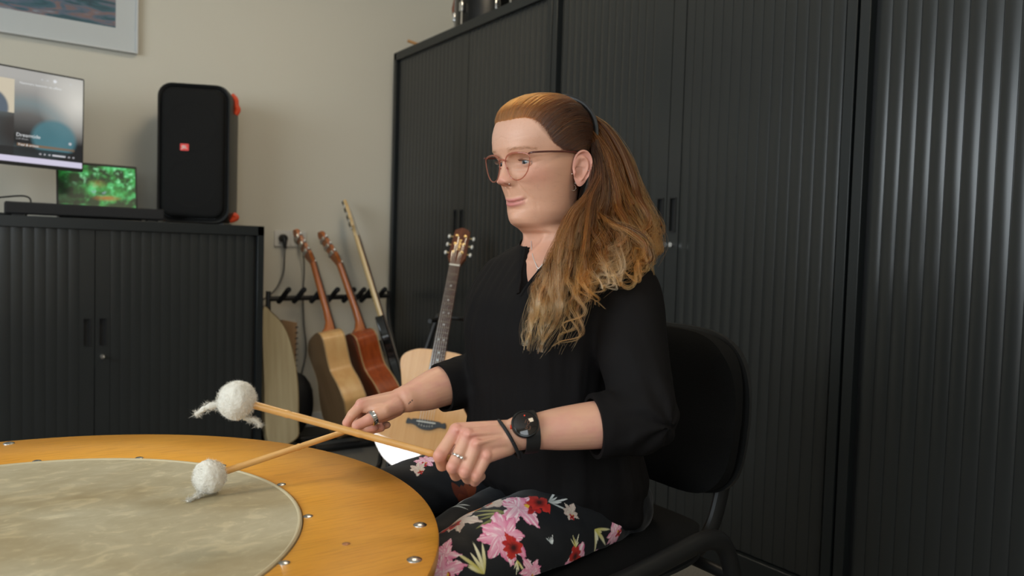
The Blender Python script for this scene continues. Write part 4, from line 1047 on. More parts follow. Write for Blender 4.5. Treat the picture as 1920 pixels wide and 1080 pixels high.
def ear(sg):
    nt_, nr = 72, 26; V, Cc, F = [], [], []
    for k, back in enumerate((0, 1)):
        for j in range(nr):
            rho = j / (nr - 1)
            for i in range(nt_):
                th = 2 * PI * i / nt_; sn, cs = math.sin(th), math.cos(th)      # cs>0: towards the back of the head
                ra = 17.5 + 2.5 * max(0, sn) - 5.5 * max(0, -sn) + (1.0 if cs > 0 else -2.5) * abs(cs); rb = 31.5 - (1.5 if sn < 0 else 0)
                a, b_ = rho * ra * cs, rho * rb * sn
                h = 2.5 + 13 * ((a + 17) / 34) + 1.5 * max(0, sn) * rho
                upb = np.clip((cs + .55) / .5, 0, 1) * np.clip((sn + .80) / .35, 0, 1) + np.clip(sn - .55, 0, 1)
                upb = min(1.0, upb)
                rid = 3.6 * math.exp(-((rho - .93) / .075) ** 2) * upb - 2.8 * math.exp(-((rho - .76) / .085) ** 2) * upb + 2.6 * math.exp(-((rho - .57) / .10) ** 2) * np.clip((cs + .2) / .4, 0, 1)
                con = -8.5 * math.exp(-(((a + 2) / 7.5) ** 2 + ((b_ + 5) / 10) ** 2) ** 1.4) - 3.0 * math.exp(-(((a - 1) / 6) ** 2 + ((b_ - 11) / 6) ** 2))
                trg = 4.2 * math.exp(-((a + 11) / 3.6) ** 2 - ((b_ + 6) / 5.0) ** 2) + 2.2 * math.exp(-((a + 2) / 5) ** 2 - ((b_ - 3) / 2.2) ** 2) * (a < 6) + 1.6 * math.exp(-((a - 2) / 4) ** 2 - ((b_ + 17) / 4) ** 2)
                if back: hh = h + (rid * .4 + 0) - 3.0 * (1 - rho ** 6) - .4
                else: hh = h + rid + con + trg - 1.2 * rho ** 10
                tlt = R(-10); a2 = a * math.cos(tlt) - b_ * math.sin(tlt) * -1 * -1; b2 = b_ * math.cos(tlt) + a * math.sin(tlt) * -1
                a2 = a + b_ * .16
                V.append((-22 - a2 * .97 + .105 * b_ * 0, sg * (68.0 + hh), -18.0 + b_ ))
                c_ = np.array([.60, .29, .21]) * (1 - .25 * math.exp(-(((a + 2) / 6) ** 2 + ((b_ + 4) / 9) ** 2))) if rho < .7 else np.array([.64, .30, .23])
                Cc.append(c_)
        o = k * nt_ * nr
        for j in range(nr - 1):
            for i in range(nt_):
                q = (o + j * nt_ + i, o + j * nt_ + (i + 1) % nt_, o + (j + 1) * nt_ + (i + 1) % nt_, o + (j + 1) * nt_ + i)
                F.append(q if (k == 0) == (sg < 0) else q[::-1])
    o = nt_ * nr
    for i in range(nt_):
        a_, b_ = (nr - 1) * nt_ + i, (nr - 1) * nt_ + (i + 1) % nt_
        q = (a_, b_, b_ + o, a_ + o); F.append(q if sg < 0 else q[::-1])
    return np.array(V), F, np.array(Cc)

# ---------------- arms and hands (points taken at their real depth along the view)
def at(px, py, t):
    return np.array([0, 0, CAMH]) + t * (_f + (px - 960) / FPX * _r - (py - 540) / FPX * _u)
def finger(g, pts, rad):
    P_ = [at(*p) for p in pts]
    for i in range(len(P_) - 1):
        g.add(limb([P_[i], (P_[i] + P_[i + 1]) / 2, P_[i + 1]], [rad[i], (rad[i] * .47 + rad[i + 1] * .47), rad[i + 1]], 16, sub=4))
    return P_
ARML = dict(sh=np.array([.862, .908, .895]), el=at(1208, 787, 1.13), wr=at(972, 812, 1.085))
ARMR = dict(sh=np.array([.862, 1.212, .895]), el=at(905, 706, 1.43), wr=at(764, 747, 1.335))
def arm_left():
    g = G(); sh, el, wr = ARML['sh'], ARML['el'], ARML['wr']
    g.add(limb([sh, sh * .5 + el * .5, el], [.034, .034, .033], 24))
    m1 = el + (wr - el) * .3; m2 = el + (wr - el) * .65
    g.add(limb([el, m1, m2, wr + (el - wr) * .12, wr], [.033, .0355, .0315, .0255, .0245], 28))
    hand = at(950, 822, 1.079)
    MC = [at(856, 807, 1.064), at(877, 817, 1.053), at(893, 835, 1.048), at(912, 856, 1.050)]
    carp = [at(948, 806, 1.084), at(949, 814, 1.075), at(951, 826, 1.071), at(953, 838, 1.073)]
    g.add(limb([wr, hand], [.0235, .0225], 20))
    for a, b_, r0, r1 in zip(carp, MC, (.0145, .0140, .0135, .0125), (.0112, .0112, .0105, .0098)): g.add(limb([a, (a + b_) / 2, b_], [r0, (r0 + r1) / 2, r1], 16))
    for i in range(3):   # web between the knuckles
        a = MC[i] * .85 + carp[i] * .15; b_ = MC[i + 1] * .85 + carp[i + 1] * .15; g.add(limb([a, (a + b_) / 2, b_], [.0100, .0096, .0096], 12))
    # palm behind
    g.add(limb([at(940, 832, 1.092), at(905, 846, 1.082), at(885, 840, 1.083)], [.016, .017, .012], 16))
    finger(g, [(856, 807, 1.064), (824, 855, 1.048), (829, 873, 1.071), (847, 866, 1.090)], [.0103, .0096, .0085, .0072])
    finger(g, [(877, 817, 1.053), (849, 876, 1.040), (855, 891, 1.066), (871, 881, 1.086)], [.0104, .0096, .0086, .0072])
    finger(g, [(893, 835, 1.048), (872, 886, 1.040), (877, 897, 1.064), (891, 886, 1.083)], [.0098, .0091, .0082, .0070])
    finger(g, [(912, 856, 1.050), (893, 894, 1.044), (890, 903, 1.064), (903, 893, 1.079)], [.0090, .0080, .0073, .0062])
    finger(g, [(935, 822, 1.105), (890, 818, 1.112), (858, 838, 1.106), (836, 848, 1.097)], [.0155, .0115, .0102, .0082])
    for p, r in (((857, 805, 1.0605), .0088), ((878, 815, 1.0493), .0092), ((894, 833, 1.0443), .0086), ((913, 854, 1.0465), .0078), ((824, 853, 1.0455), .0088), ((849, 874, 1.0375), .0088), ((872, 884, 1.0378), .0082), ((893, 892, 1.042), .0072)):
        g.add(ball(at(*p), r, 14, 10))
    for a, b_ in (((858, 806, 1.053), (935, 804, 1.068)), ((879, 815, 1.0415), (938, 812, 1.061)), ((895, 832, 1.0375), (940, 822, 1.0575))):
        a, b_ = at(*a), at(*b_); g.add(limb([a, (a + b_) / 2 + np.array([0, 0, .0006]), b_], [.0034, .0028, .0026], 10))
    return remesh(g, .00135, 9, .5)
def arm_right():
    g = G(); sh, el, wr = ARMR['sh'], ARMR['el'], ARMR['wr']
    g.add(limb([sh, sh * .5 + el * .5, el], [.034, .034, .033], 24))
    m1 = at(835, 722, 1.385); m2 = at(800, 735, 1.36)
    g.add(limb([el, m1, m2, wr + (m2 - wr) * .25, wr], [.037, .0375, .0335, .0265, .0250], 28))
    hand = at(750, 751, 1.333)
    MC = [at(678, 759, 1.303), at(678, 758, 1.325), at(684, 761, 1.345), at(693, 765, 1.362)]
    carp = [at(742, 751, 1.322), at(743, 747, 1.334), at(744, 749, 1.347), at(746, 753, 1.357)]
    g.add(limb([wr, hand], [.0240, .0225], 20))
    for a, b_, r0, r1 in zip(carp, MC, (.0150, .0150, .0145, .0135), (.0112, .0112, .0105, .0098)): g.add(limb([a, (a + b_) / 2, b_], [r0, (r0 + r1) / 2, r1], 16))
    for i in range(3):
        a = MC[i] * .85 + carp[i] * .15; b_ = MC[i + 1] * .85 + carp[i + 1] * .15; g.add(limb([a, (a + b_) / 2, b_], [.0100, .0096, .0096], 12))
    g.add(limb([at(742, 763, 1.330), at(716, 775, 1.325), at(700, 776, 1.33)], [.0175, .0165, .011], 16))
    finger(g, [(678, 759, 1.303), (660, 778, 1.294), (650, 793, 1.296), (655, 803, 1.303)], [.0105, .0092, .0080, .0072])
    finger(g, [(678, 758, 1.325), (664, 786, 1.328), (680, 804, 1.318), (702, 802, 1.310)], [.0106, .0094, .0085, .0074])
    finger(g, [(684, 761, 1.345), (676, 793, 1.346), (694, 807, 1.332), (715, 802, 1.322)], [.0098, .0090, .0082, .0072])
    finger(g, [(693, 765, 1.362), (690, 793, 1.360), (707, 803, 1.347), (726, 797, 1.338)], [.0090, .0080, .0073, .0064])
    finger(g, [(742, 760, 1.318), (722, 772, 1.298), (694, 786, 1.282), (669, 798, 1.274)], [.0180, .0128, .0108, .0090])
    g.add(limb([at(722, 770, 1.30), at(700, 766, 1.304), at(684, 765, 1.305)], [.0125, .0105, .0095], 12))   # web of the thumb
    g.add(ball(at(676, 757, 1.3005), .0092, 14, 10)); g.add(ball(at(722, 771, 1.295), .0105, 14, 10)); g.add(ball(at(693, 785, 1.2795), .0095, 12, 8))
    for a, b_ in (((680, 753, 1.296), (735, 742, 1.316)), ((682, 750, 1.317), (738, 736, 1.327))):
        a, b_ = at(*a), at(*b_); g.add(limb([a, (a + b_) / 2, b_], [.0034, .0028, .0026], 10))
    return remesh(g, .00135, 9, .5)

def skin_cols(v, seed, warm):
    n_ = vnoise(v[:, 0] * 60 + v[:, 1] * 25 + 50, v[:, 2] * 60 + v[:, 1] * 40 + 80, seed, 4)
    c = np.zeros((len(v), 3)) + SKIN
    c = mixc(c, (.58, .27, .21), (n_ - .42) * 1.8)
    for p, r, k in warm: c = mixc(c, (.60, .23, .19), k * np.exp(-(np.linalg.norm(v - p, axis=1) / r) ** 2))
    return c
g = G(); cols = []
hv, hf, hc = head_mesh(); g.add((head_to_world(hv), hf)); cols.append(hc)
for sg in (1, -1):
    v, f, c = lids(sg); g.add((head_to_world(v), f)); cols.append(c)
    v, f, c = ear(sg); g.add((head_to_world(v), f)); cols.append(c)
av, af = arm_left(); g.add((av, af))
kn = [(at(*p), .010, .55) for p in ((856, 805, 1.056), (877, 815, 1.044), (893, 833, 1.040), (912, 854, 1.043), (824, 853, 1.041), (849, 874, 1.034), (872, 884, 1.034), (893, 892, 1.039))]
cols.append(skin_cols(av, 3, kn))
bv, bf = arm_right(); g.add((bv, bf))
kn = [(at(*p), .011, .5) for p in ((675, 756, 1.298), (694, 786, 1.276), (669, 798, 1.266), (700, 802, 1.305), (715, 800, 1.318), (652, 795, 1.29))]
cc = skin_cols(bv, 5, kn)
for p in ((766.6, 757, 1.31), (769, 754.2, 1.31), (772, 751.6, 1.31)):     # three small dots tattooed on the wrist
    d = np.linalg.norm((bv - at(*p)) - np.outer((bv - at(*p)) @ _f, _f), axis=1); cc = mixc(cc, (.03, .02, .03), (d < .0013) * ((bv - at(*p)) @ _f < .02) * .85)
cols.append(cc)
# hips, legs and feet under the clothes, one surface
HIPL, HIPR = np.array([.900, .957, .500]), np.array([.900, 1.155, .505])
KNL, KNR = np.array([.590, .935, .447]), np.array([.630, 1.245, .473])
ANL, ANR = np.array([.640, .915, .085]), np.array([.655, 1.255, .085])
q = G().add(limb([(.88, 1.06, .86), (.885, 1.06, .70), (.905, 1.06, .55)], [.085, .08, .06], 24))
for h, k, a in ((HIPL, KNL, ANL), (HIPR, KNR, ANR)):
    q.add(limb([h, (h + k) / 2, k], [.045, .052, .045], 20)); q.add(limb([k, k * .6 + a * .4, a], [.045, .045, .030], 20)); q.add(limb([a + (0, 0, -.03), a + (-.13, 0, -.055)], [.030, .024], 16))
for A_ in (ARML, ARMR): q.add(limb([(.875, 1.06, .87), A_['sh']], [.04, .036], 16))
lv, lf = remesh(q, .012, 2); lv[:, 2] = np.where((lv[:, 2] < .475) & (lv[:, 0] > .66), .475, lv[:, 2]); g.add((lv, lf)); cols.append(np.zeros((len(lv), 3)) + SKIN)
M_skinp = mat('skin', (.62, .36, .255), .46, spec=.4, sss=.10, vcol=True, bump=.12, bscale=900)
BO = np.array([.90, 1.06, .45])
g0_v = [x.copy() for x in g.v]; g0_f = list(g.f)
g.v = [x - BO for x in g.v]
person = ob('person', g, M_skinp, None, cols=np.concatenate(cols)); person.location = BO
tag(person, 'person in black blouse and flowered trousers seated at the drum holding two mallets', 'person')
# kind, place on the cloth, turn, size
FLOWERS = [
 ('pale', (.6579, .9618, .5394), 20, .026, 7), ('leaf', (.6534, .9175, .5392), 185, .060, 3), ('orange', (.6468, .9779, .5299), 200, .040, 2),
 ('pink', (.6796, .9197, .5447), 75, .047, 1), ('red', (.712, .913, .549), 10, .026, 4), ('white', (.7258, .9062, .5525), 5, .040, 5), ('pale', (.7565, .8817, .5377), -30, .018, 9),
 ('pink', (.6283, .8914, .5182), 15, .046, 3), ('red', (.6365, .878, .501), 0, .024, 8), ('spike', (.6365, .8664, .4887), -95, .022, 2),
 ('pale', (.5991, .9631, .517), 0, .040, 5), ('red', (.5874, .955, .513), 10, .020, 6),
 ('pink', (.7541, .8607, .4557), 180, .042, 6), ('red', (.752, .8590, .470), 90, .022, 3), ('spike', (.752, .859, .484), 80, .022, 6),
 ('spike', (.7971, .8625, .5042), -52, .048, 1), ('pink', (.850, .8636, .4853), 60, .024, 2), ('spike', (.5852, .8759, .4755), 118, .052, 4),
 ('pink', (.5493, .9167, .4942), 0, .026, 4), ('pink', (.5405, .9037, .4768), 40, .030, 8), ('pink', (.6599, .8593, .4681), 0, .024, 5), ('white', (.7043, .8632, .4997), 100, .016, 3),
 ('white', (.640, 1.110, .500), 75, .055, 7), ('rust', (.7223, 1.1431, .4759), 95, .050, 3), ('pink', (.6761, 1.2097, .544), 0, .022, 2), ('pale', (.655, 1.200, .535), 30, .018, 6),
 ('pink', (.80, .8625, .44), 20, .035, 5), ('pink', (.560, .875, .38), 20, .045, 5), ('red', (.58, .87, .30), 20, .040, 7), ('pink', (.60, .86, .22), 20, .045, 2), ('spike', (.62, .86, .16), 80, .05, 3),
 ('pink', (.585, 1.27, .42), 0, .045, 9), ('pink', (.62, 1.29, .30), 0, .04, 4), ('pale', (.60, 1.28, .2), 0, .045, 4),
]
# ------------------------------------------------------------------ clothes
def to_mesh_arrays(o):
    dg = bpy.context.evaluated_depsgraph_get(); dg.update()
    me2 = bpy.data.meshes.new_from_object(o.evaluated_get(dg)); n = len(me2.vertices); V = np.empty(n * 3); me2.vertices.foreach_get('co', V)
    F = [tuple(p.vertices) for p in me2.polygons]; bpy.data.meshes.remove(me2); return V.reshape(-1, 3), F
def boolean_cut(v, f, cutters):
    me = bpy.data.meshes.new('t'); me.from_pydata([tuple(x) for x in v.tolist()], [], f); o = bpy.data.objects.new('t', me); COL.objects.link(o); cs = []
    for cv, cf in cutters:
        cm = bpy.data.meshes.new('c'); cm.from_pydata([tuple(x) for x in np.asarray(cv).tolist()], [], cf)
        import bmesh
        bm = bmesh.new(); bm.from_mesh(cm); bmesh.ops.recalc_face_normals(bm, faces=bm.faces); bm.to_mesh(cm); bm.free()
        co = bpy.data.objects.new('c', cm); COL.objects.link(co); cs.append(co)
        m = o.modifiers.new('b', 'BOOLEAN'); m.operation = 'DIFFERENCE'; m.solver = 'EXACT'; m.object = co
    r = to_mesh_arrays(o)
    for c in cs: bpy.data.objects.remove(c)
    bpy.data.objects.remove(o); return r
def torso_geo():
    T = [  # z, front, back, half width, n, centre y shift
        (.9720, .020, -.082, .063, 2.0), (.958, .026, -.086, .068, 2.0), (.946, .032, -.090, .078, 2.0), (.938, .038, -.093, .092, 2.0), (.930, .043, -.098, .122, 2.3), (.918, .053, -.110, .152, 2.5), (.900, .066, -.119, .166, 2.5), (.875, .084, -.127, .176, 2.5), (.850, .099, -.132, .176, 2.4), (.825, .106, -.136, .173, 2.35),
        (.795, .113, -.139, .169, 2.3), (.765, .112, -.142, .164, 2.3), (.730, .106, -.146, .160, 2.3), (.690, .103, -.151, .158, 2.3), (.650, .100, -.157, .161, 2.3), (.610, .103, -.165, .168, 2.4), (.575, .108, -.174, .178, 2.4), (.545, .104, -.180, .186, 2.4), (.515, .075, -.166, .182, 2.5), (.492, .03, -.160, .180, 2.5), (.476, -.02, -.150, .175, 2.5)]
    T = np.array(T); a = np.linspace(0, 2 * PI, 96, endpoint=False); c, s = np.cos(a), np.sin(a); V = []
    for z, F_, B_, W_, N_ in T:
        e = 2 / N_; f = np.where(c > 0, F_ - (-.02), B_ - (-.02)) * np.abs(c) ** e - .02 if False else None
        cx0 = (F_ + B_) / 2; hx = (F_ - B_) / 2
        f = cx0 + hx * np.sign(c) * np.abs(c) ** e; l = W_ * np.sign(s) * np.abs(s) ** e
        V.append(np.stack([.815 - f, 1.060 - l, np.full_like(f, z)], -1))
    m = len(T); V = np.concatenate(V); n = 96
    F = [(i * n + j, i * n + (j + 1) % n, (i + 1) * n + (j + 1) % n, (i + 1) * n + j) for i in range(m - 1) for j in range(n)]
    F.append(tuple(range(n))[::-1]); F.append(tuple((m - 1) * n + j for j in range(n)))
    return V, F
CUFFL = (at(1112, 800, 1.118), (ARML['wr'] - ARML['el'])); CUFFR = (at(826, 727, 1.378), (at(800, 735, 1.36) - at(905, 706, 1.43)))
g = G().add(torso_geo())
eL, eR = ARML['el'], ARMR['el']
dL = CUFFL[1] / np.linalg.norm(CUFFL[1]); dR = CUFFR[1] / np.linalg.norm(CUFFR[1])
g.add(limb([(.868, .945, .893), (.868, .905, .870), ARML['sh'] * .5 + eL * .5 + (.002, 0, -.01), eL + (.000, 0, .012), eL + (.002, 0, -.002)], [.054, .060, .056, .050, .048], 32))
g.add(limb([eL + (.002, 0, -.002), eL * .5 + CUFFL[0] * .5 + (0, 0, -.002), CUFFL[0], CUFFL[0] + dL * .02], [.049, .050, .0450, .0450], 32))
g.add(limb([(.868, 1.172, .902), (.868, 1.216, .880), ARMR['sh'] * .5 + eR * .5 + (.0, 0, -.01), eR + (.006, .0, .0), eR + (.0, .002, -.01)], [.050, .053, .046, .045, .044], 32))
g.add(limb([eR + (.0, .002, -.01), eR * .5 + CUFFR[0] * .5, CUFFR[0], CUFFR[0] + dR * .02], [.046, .047, .0440, .0440], 32))
# soft bust volume
for y_ in (): g.add(ball((.748, y_, .785), (.044, .074, .076), 24, 16))
bv_, bf_ = remesh(g, .0042, 26, .5)
nrm = vnormals(bv_, bf_)
# cloth folds: long soft vertical folds on the body, diagonal pulls at the elbow and under the arm
x, y, z = bv_.T
a = np.arctan2(y - 1.06, x - .85)
fold = .0040 * (vnoise(a * 7 + 30, z * 5 + 30, 4, 3) - .5) * 2 * np.clip((.90 - z) / .08, 0, 1)
fold += 0.0016 * np.sin(a * 20 + 5 * vnoise(a * 3 + 9, z * 9 + 9, 6, 2)) * np.clip((.64 - z) / .12, 0, 1)
fold += .0012 * np.sin((y - 1.06) * 260 + 3 * vnoise(y * 30 + 9, z * 12 + 9, 7, 2)) * np.clip((z - .84) / .04, 0, 1) * (x < .80) * np.clip((.93 - z) / .02, 0, 1)
for e_, sgn in ((eL, 1), (eR, -1)):
    dd = np.linalg.norm(bv_ - e_, axis=1); ang = np.arctan2(z - e_[2], -(x - e_[0]))
    fold += .0022 * np.exp(-((dd - .05) / .05) ** 2) * np.sin(ang * 6 + dd * 40 + 3 * vnoise(x * 40 + 60, z * 40 + 60, 3, 2))
bv_ = bv_ + nrm * fold[:, None]
def cyl_cut(c, d, r, l, n=40): return tube([c, c + d * l], [r, r], n)
vneck = prism([(1.0595 - .0145, .955), (1.0595 - .0395, .958), (1.041, .8685), (1.0385, .8645), (1.036, .8690), (1.0595 + .0440 - .02, .958)][::1] if False else [(1.1005, 1.0), (1.003, .8640), (.963, 1.0)], .22, 'x', .62)
neckhole = tube([(.838, 1.064, .925), (.838, 1.064, .99)], [.0555, .0600], 40)
cuts = [vneck, neckhole, cyl_cut(CUFFL[0], dL, .075, .08), cyl_cut(CUFFL[0] - dL * .02, dL, .0415, .05), cyl_cut(CUFFR[0], dR, .075, .08), cyl_cut(CUFFR[0] - dR * .02, dR, .041, .05)]
bv2, bf2 = boolean_cut(bv_, bf_, cuts)
M_blouse = mat('black_jersey', (.0042, .0034, .0036), .82, bump=.15, bscale=1200, spec=.2)
bl = ob('blouse', (bv2, bf2), M_blouse, person, ang=60)
# neckline bands lying on the edge
import bmesh
from mathutils.bvhtree import BVHTree
bvh = BVHTree.FromPolygons([tuple(p) for p in bv2.tolist()], bf2)
def on_surface(y, z, x0=.60):
    h = bvh.ray_cast(Vector((x0, y, z)), Vector((1, 0, 0))); return h[0].x if h[0] is not None else None
for (y0, z0, y1, z1, sd) in ((1.0655, .946, 1.0045, .8650, 1), (.9780, .950, 1.0015, .8610, -1)):
    pth = []
    for k in range(22):
        t_ = k / 21; yy, zz = y0 + (y1 - y0) * t_ + sd * .0015, z0 + (z1 - z0) * t_
        xs = [q for q in (on_surface(yy + sd * o_, zz) for o_ in (.002, .005)) if q]
        if xs: pth.append((min(xs) + .0005, yy, zz))
    pth = np.array(pth); pth[1:-1, 0] = (pth[:-2, 0] + pth[1:-1, 0] + pth[2:, 0]) / 3
    if len(pth) > 4: ob('neckline_band', tube(spline(pth, 2), .0036, 10, flat=.8), M_blouse, bl)

# ---- trousers
def leg_geo(h, k, a, r, sgn):
    g = G()
    g.add(limb([h + (.02, 0, -.005), h, h * .5 + k * .5 + (0, 0, .004), k * .85 + h * .15, k], [r[0], r[0], r[1], r[2], r[3]], 40))
    g.add(limb([k, k * .7 + a * .3, k * .3 + a * .7, a], [r[3], r[4], r[4] * .93, r[4] * .9], 36)); return g
g = G()
for q in (leg_geo(HIPL, KNL, ANL, (.064, .078, .082, .074, .070), 1), leg_geo(HIPR, KNR, ANR, (.083, .076, .066, .060, .060), -1)):
    for v, in zip(q.v): pass
    n0 = g.n; g.v += q.v; g.f += [tuple(i + n0 for i in f) for f in q.f]; g.m += q.m; g.n += q.n
g.add(limb([(.82, 1.07, .475), (.72, 1.06, .468), (.62, 1.05, .455)], [.06, .055, .04], 24))
g.add(limb([(.905, .985, .52), (.905, 1.06, .525), (.905, 1.135, .52)], [.066, .074, .066], 32))
tv, tfc = remesh(g, .0050, 8, .5)
tv[:, 2] = np.where((tv[:, 2] < .462) & (tv[:, 0] > .655), .462 + (tv[:, 2] - .462) * .02, tv[:, 2])   # flattened on the seat
# cut the hems, then refine the part towards the room
bm = bmesh.new(); vs = [bm.verts.new(p) for p in tv.tolist()]
for f in tfc:
    try: bm.faces.new([vs[i] for i in f])
    except ValueError: pass
bmesh.ops.bisect_plane(bm, geom=bm.verts[:] + bm.edges[:] + bm.faces[:], plane_co=(0, 0, .095), plane_no=(0, 0, 1), clear_inner=True)
ed = [e for e in bm.edges if (e.verts[0].co.z > .36 and e.verts[0].co.x > .5 and e.verts[0].co.x < 1.03)]
bmesh.ops.subdivide_edges(bm, edges=ed, cuts=3, use_grid_fill=True, smooth=0.0)
bmesh.ops.triangulate(bm, faces=[f for f in bm.faces if len(f.verts) > 4])
bm.verts.index_update(); tv = np.array([v.co[:] for v in bm.verts]); tfc = [tuple(v.index for v in f.verts) for f in bm.faces]; bm.free()
nrm = vnormals(tv, tfc); x, y, z = tv.T
fold = .0022 * (vnoise(x * 22 + 9, (y - z) * 14 + 40, 9, 3) - .5) * 2 + .0012 * np.sin((x * .8 + (y + z) * .5) * 150 + 6 * vnoise(x * 9 + 5, z * 9 + 5, 2, 2)) * vnoise(x * 12 + 4, y * 12 + 4, 15, 2)
tv = tv + nrm * fold[:, None]

# flower print: every motif has its own place, direction and size on the cloth
def petals(u, v, n, r0, k, ph, ruffle, seed):
    r = np.hypot(u, v); th = np.arctan2(v, u) + ph
    lob = np.abs(np.cos(th * n / 2)) ** .5
    edge = r0 * (.48 + .52 * lob) * (1 + ruffle * (vnoise(th * 3 + 20, r * 90 + 20, seed, 3) - .5))
    return r, th, edge, lob
tc_ = np.zeros((len(tv), 3)) + np.array([.0030, .0036, .0056])
FL = []
def motif(kind, px, py, ang, size, seed=1): FL.append((kind, px, py, ang, size, seed))
# FLOWERS
for kind, pos, ang, size, seed in FLOWERS:
    c = np.array(pos); d = tv - c; near = np.linalg.norm(d, axis=1) < size * 1.5
    if not near.any(): continue
    i0 = np.argmin(np.linalg.norm(d, axis=1)); nn = nrm[i0].copy(); nn[2] = max(nn[2], .12); nn /= np.linalg.norm(nn)
    right = np.cross(nn, (0, 0, 1.)); right /= np.linalg.norm(right) + 1e-9
    if right @ _r < 0: right = -right
    up = np.cross(nn, right); up = up if up @ np.array([0, 0, 1.]) > 0 else -up
    up /= np.linalg.norm(up); ca, sa = math.cos(R(ang)), math.sin(R(ang))
    near &= (nrm @ nn > -.1)
    u_ = d[near] @ (right * ca + up * sa); v_ = d[near] @ (-right * sa + up * ca); col = tc_[near]
    if kind in ('pink', 'pale', 'red'):
        r = np.hypot(u_, v_); rgf = np.random.default_rng(seed * 31 + len(kind)); k = np.zeros(len(r)); pc = np.zeros((len(r), 3))
        if kind == 'pink': a_, b_, c_ = (.82, .50, .60), (.62, .045, .20), (.86, .70, .72)
        elif kind == 'pale': a_, b_, c_ = (.60, .50, .42), (.50, .34, .30), (.70, .62, .52)
        else: a_, b_, c_ = (.30, .012, .008), (.58, .03, .02), (.42, .012, .008)
        npet = 8 if kind != 'red' else 5
        for j in range(npet):
            aj = 2 * PI * j / npet + rgf.uniform(-.28, .28) + seed; ln = size * rgf.uniform(.62, 1.12); wd0 = size * rgf.uniform(.20, .34)
            al_ = u_ * math.cos(aj) + v_ * math.sin(aj); ac = -u_ * math.sin(aj) + v_ * math.cos(aj); ac = ac + size * .16 * rgf.uniform(-1, 1) * (al_ / ln) ** 2
            s_ = np.clip(al_ / ln, 0, 1); rag = vnoise(s_ * 7 + j * 5 + 5, np.sign(ac) * 3 + seed + 20, seed + j, 3)
            wd = wd0 * (.28 + .72 * np.sin(np.clip(s_ * 1.12, 0, 1) ** 1.3 * PI) ** .7) * (.60 + .75 * rag)
            kk = np.clip((wd - np.abs(ac)) / (size * .03), 0, 1) * (al_ > -size * .05) * np.clip((ln * (.86 + .25 * vnoise(ac / size * 9 + 30, ac * 0 + j + 3, seed, 2)) - al_) / (size * .03), 0, 1)
            q = np.clip(np.abs(ac) / (wd + 1e-6), 0, 1) * .55 + s_ * .45; st = vnoise(ac / size * 22 + 60, s_ * 2.5 + j + 9, seed + 4, 2)
            cj = np.array(a_) * (1 - q[:, None]) + np.array(b_) * q[:, None]; cj = mixc(cj, c_, (st - .48) * 3.5); cj = mixc(cj, tuple(.55 * x_ for x_ in b_), np.clip((.10 - np.abs(ac) / size) * 6, 0, 1) * np.clip(.6 - s_, 0, 1))
            pc = pc * (1 - kk[:, None]) + cj * kk[:, None]; k = np.maximum(k, kk)
        if kind == 'red': pc = mixc(pc, (.03, .002, .002), np.clip(1 - r / (size * .40), 0, 1) * 1.3)
        pc = pc / np.maximum(k, .05)[:, None] if False else pc
        col = np.where((k > .5)[:, None], pc, col)
        if kind != 'red':   # dark red throat below
            du, dv = u_ - size * .10, v_ + size * .42; rr = np.hypot(du, dv * 1.1); t2 = np.arctan2(dv, du); e2 = size * .36 * (.75 + .25 * np.cos(t2 * 4 + seed)) * (1 + .3 * (vnoise(t2 * 4 + 9, rr * 50, seed, 2) - .5))
            k = np.clip((e2 - rr) / (size * .04), 0, 1); rc = mixc(np.zeros((len(rr), 3)) + np.array([.40, .010, .012]), (.06, .004, .004), 1 - rr / (e2 * .6))
            rc = mixc(rc, (.75, .45, .05), (np.hypot(du - size * .02, dv - size * .22) < size * .10) * .9)
            col = col * (1 - k[:, None]) + rc * k[:, None]
    elif kind in ('spike', 'white', 'leaf', 'orange', 'rust'):
        cs = {'spike': ((.55, .48, .10), (.80, .76, .55)), 'white': ((.45, .50, .50), (.75, .76, .74)), 'leaf': ((.10, .11, .03), (.32, .31, .12)), 'orange': ((.55, .10, .01), (.70, .25, .02)), 'rust': ((.09, .012, .003), (.16, .03, .006))}[kind]
        for j in range(7):
            aj = R(-34 + j * 11.5 + 5 * math.sin(seed + j * 2.3)); ln = size * (.7 + .3 * math.sin(seed * 1.7 + j * 1.9))
            al_ = u_ * math.cos(aj) + v_ * math.sin(aj); ac = -u_ * math.sin(aj) + v_ * math.cos(aj); s_ = np.clip(al_ / ln, 0, 1)
            wd = size * (.055 if kind not in ('orange', 'rust') else .16) * np.sin(s_ * PI) ** .7
            k = np.clip((wd - np.abs(ac)) / (size * .02), 0, 1) * (al_ > 0) * (al_ < ln)
            pc = mixc(np.zeros((len(s_), 3)) + np.array(cs[0]), cs[1], s_ + .4 * np.sin(j))
            col = col * (1 - k[:, None]) + pc * k[:, None]
    tc_[near] = col
M_trous = mat('printed_viscose', (.5, .5, .5), .62, vcol=True, sheen=.1, bump=.08, bscale=1500, spec=.3)
trs = ob('trousers', (tv, tfc), M_trous, person, cols=np.clip(tc_, 0, 1), label='black trousers printed with pink and red flowers')
for a_ in (ANL, ANR):
    ob('shoe', G().add(limb([a_ + (.035, 0, -.045), a_ + (0, 0, -.045), a_ + (-.08, 0, -.052), a_ + (-.15, 0, -.058)], [.030, .036, .034, .022], 24)).add(bx(a_[0] - .17, a_[0] + .06, a_[1] - .034, a_[1] + .034, 0, .018)), M_black, person, bevel=.004)
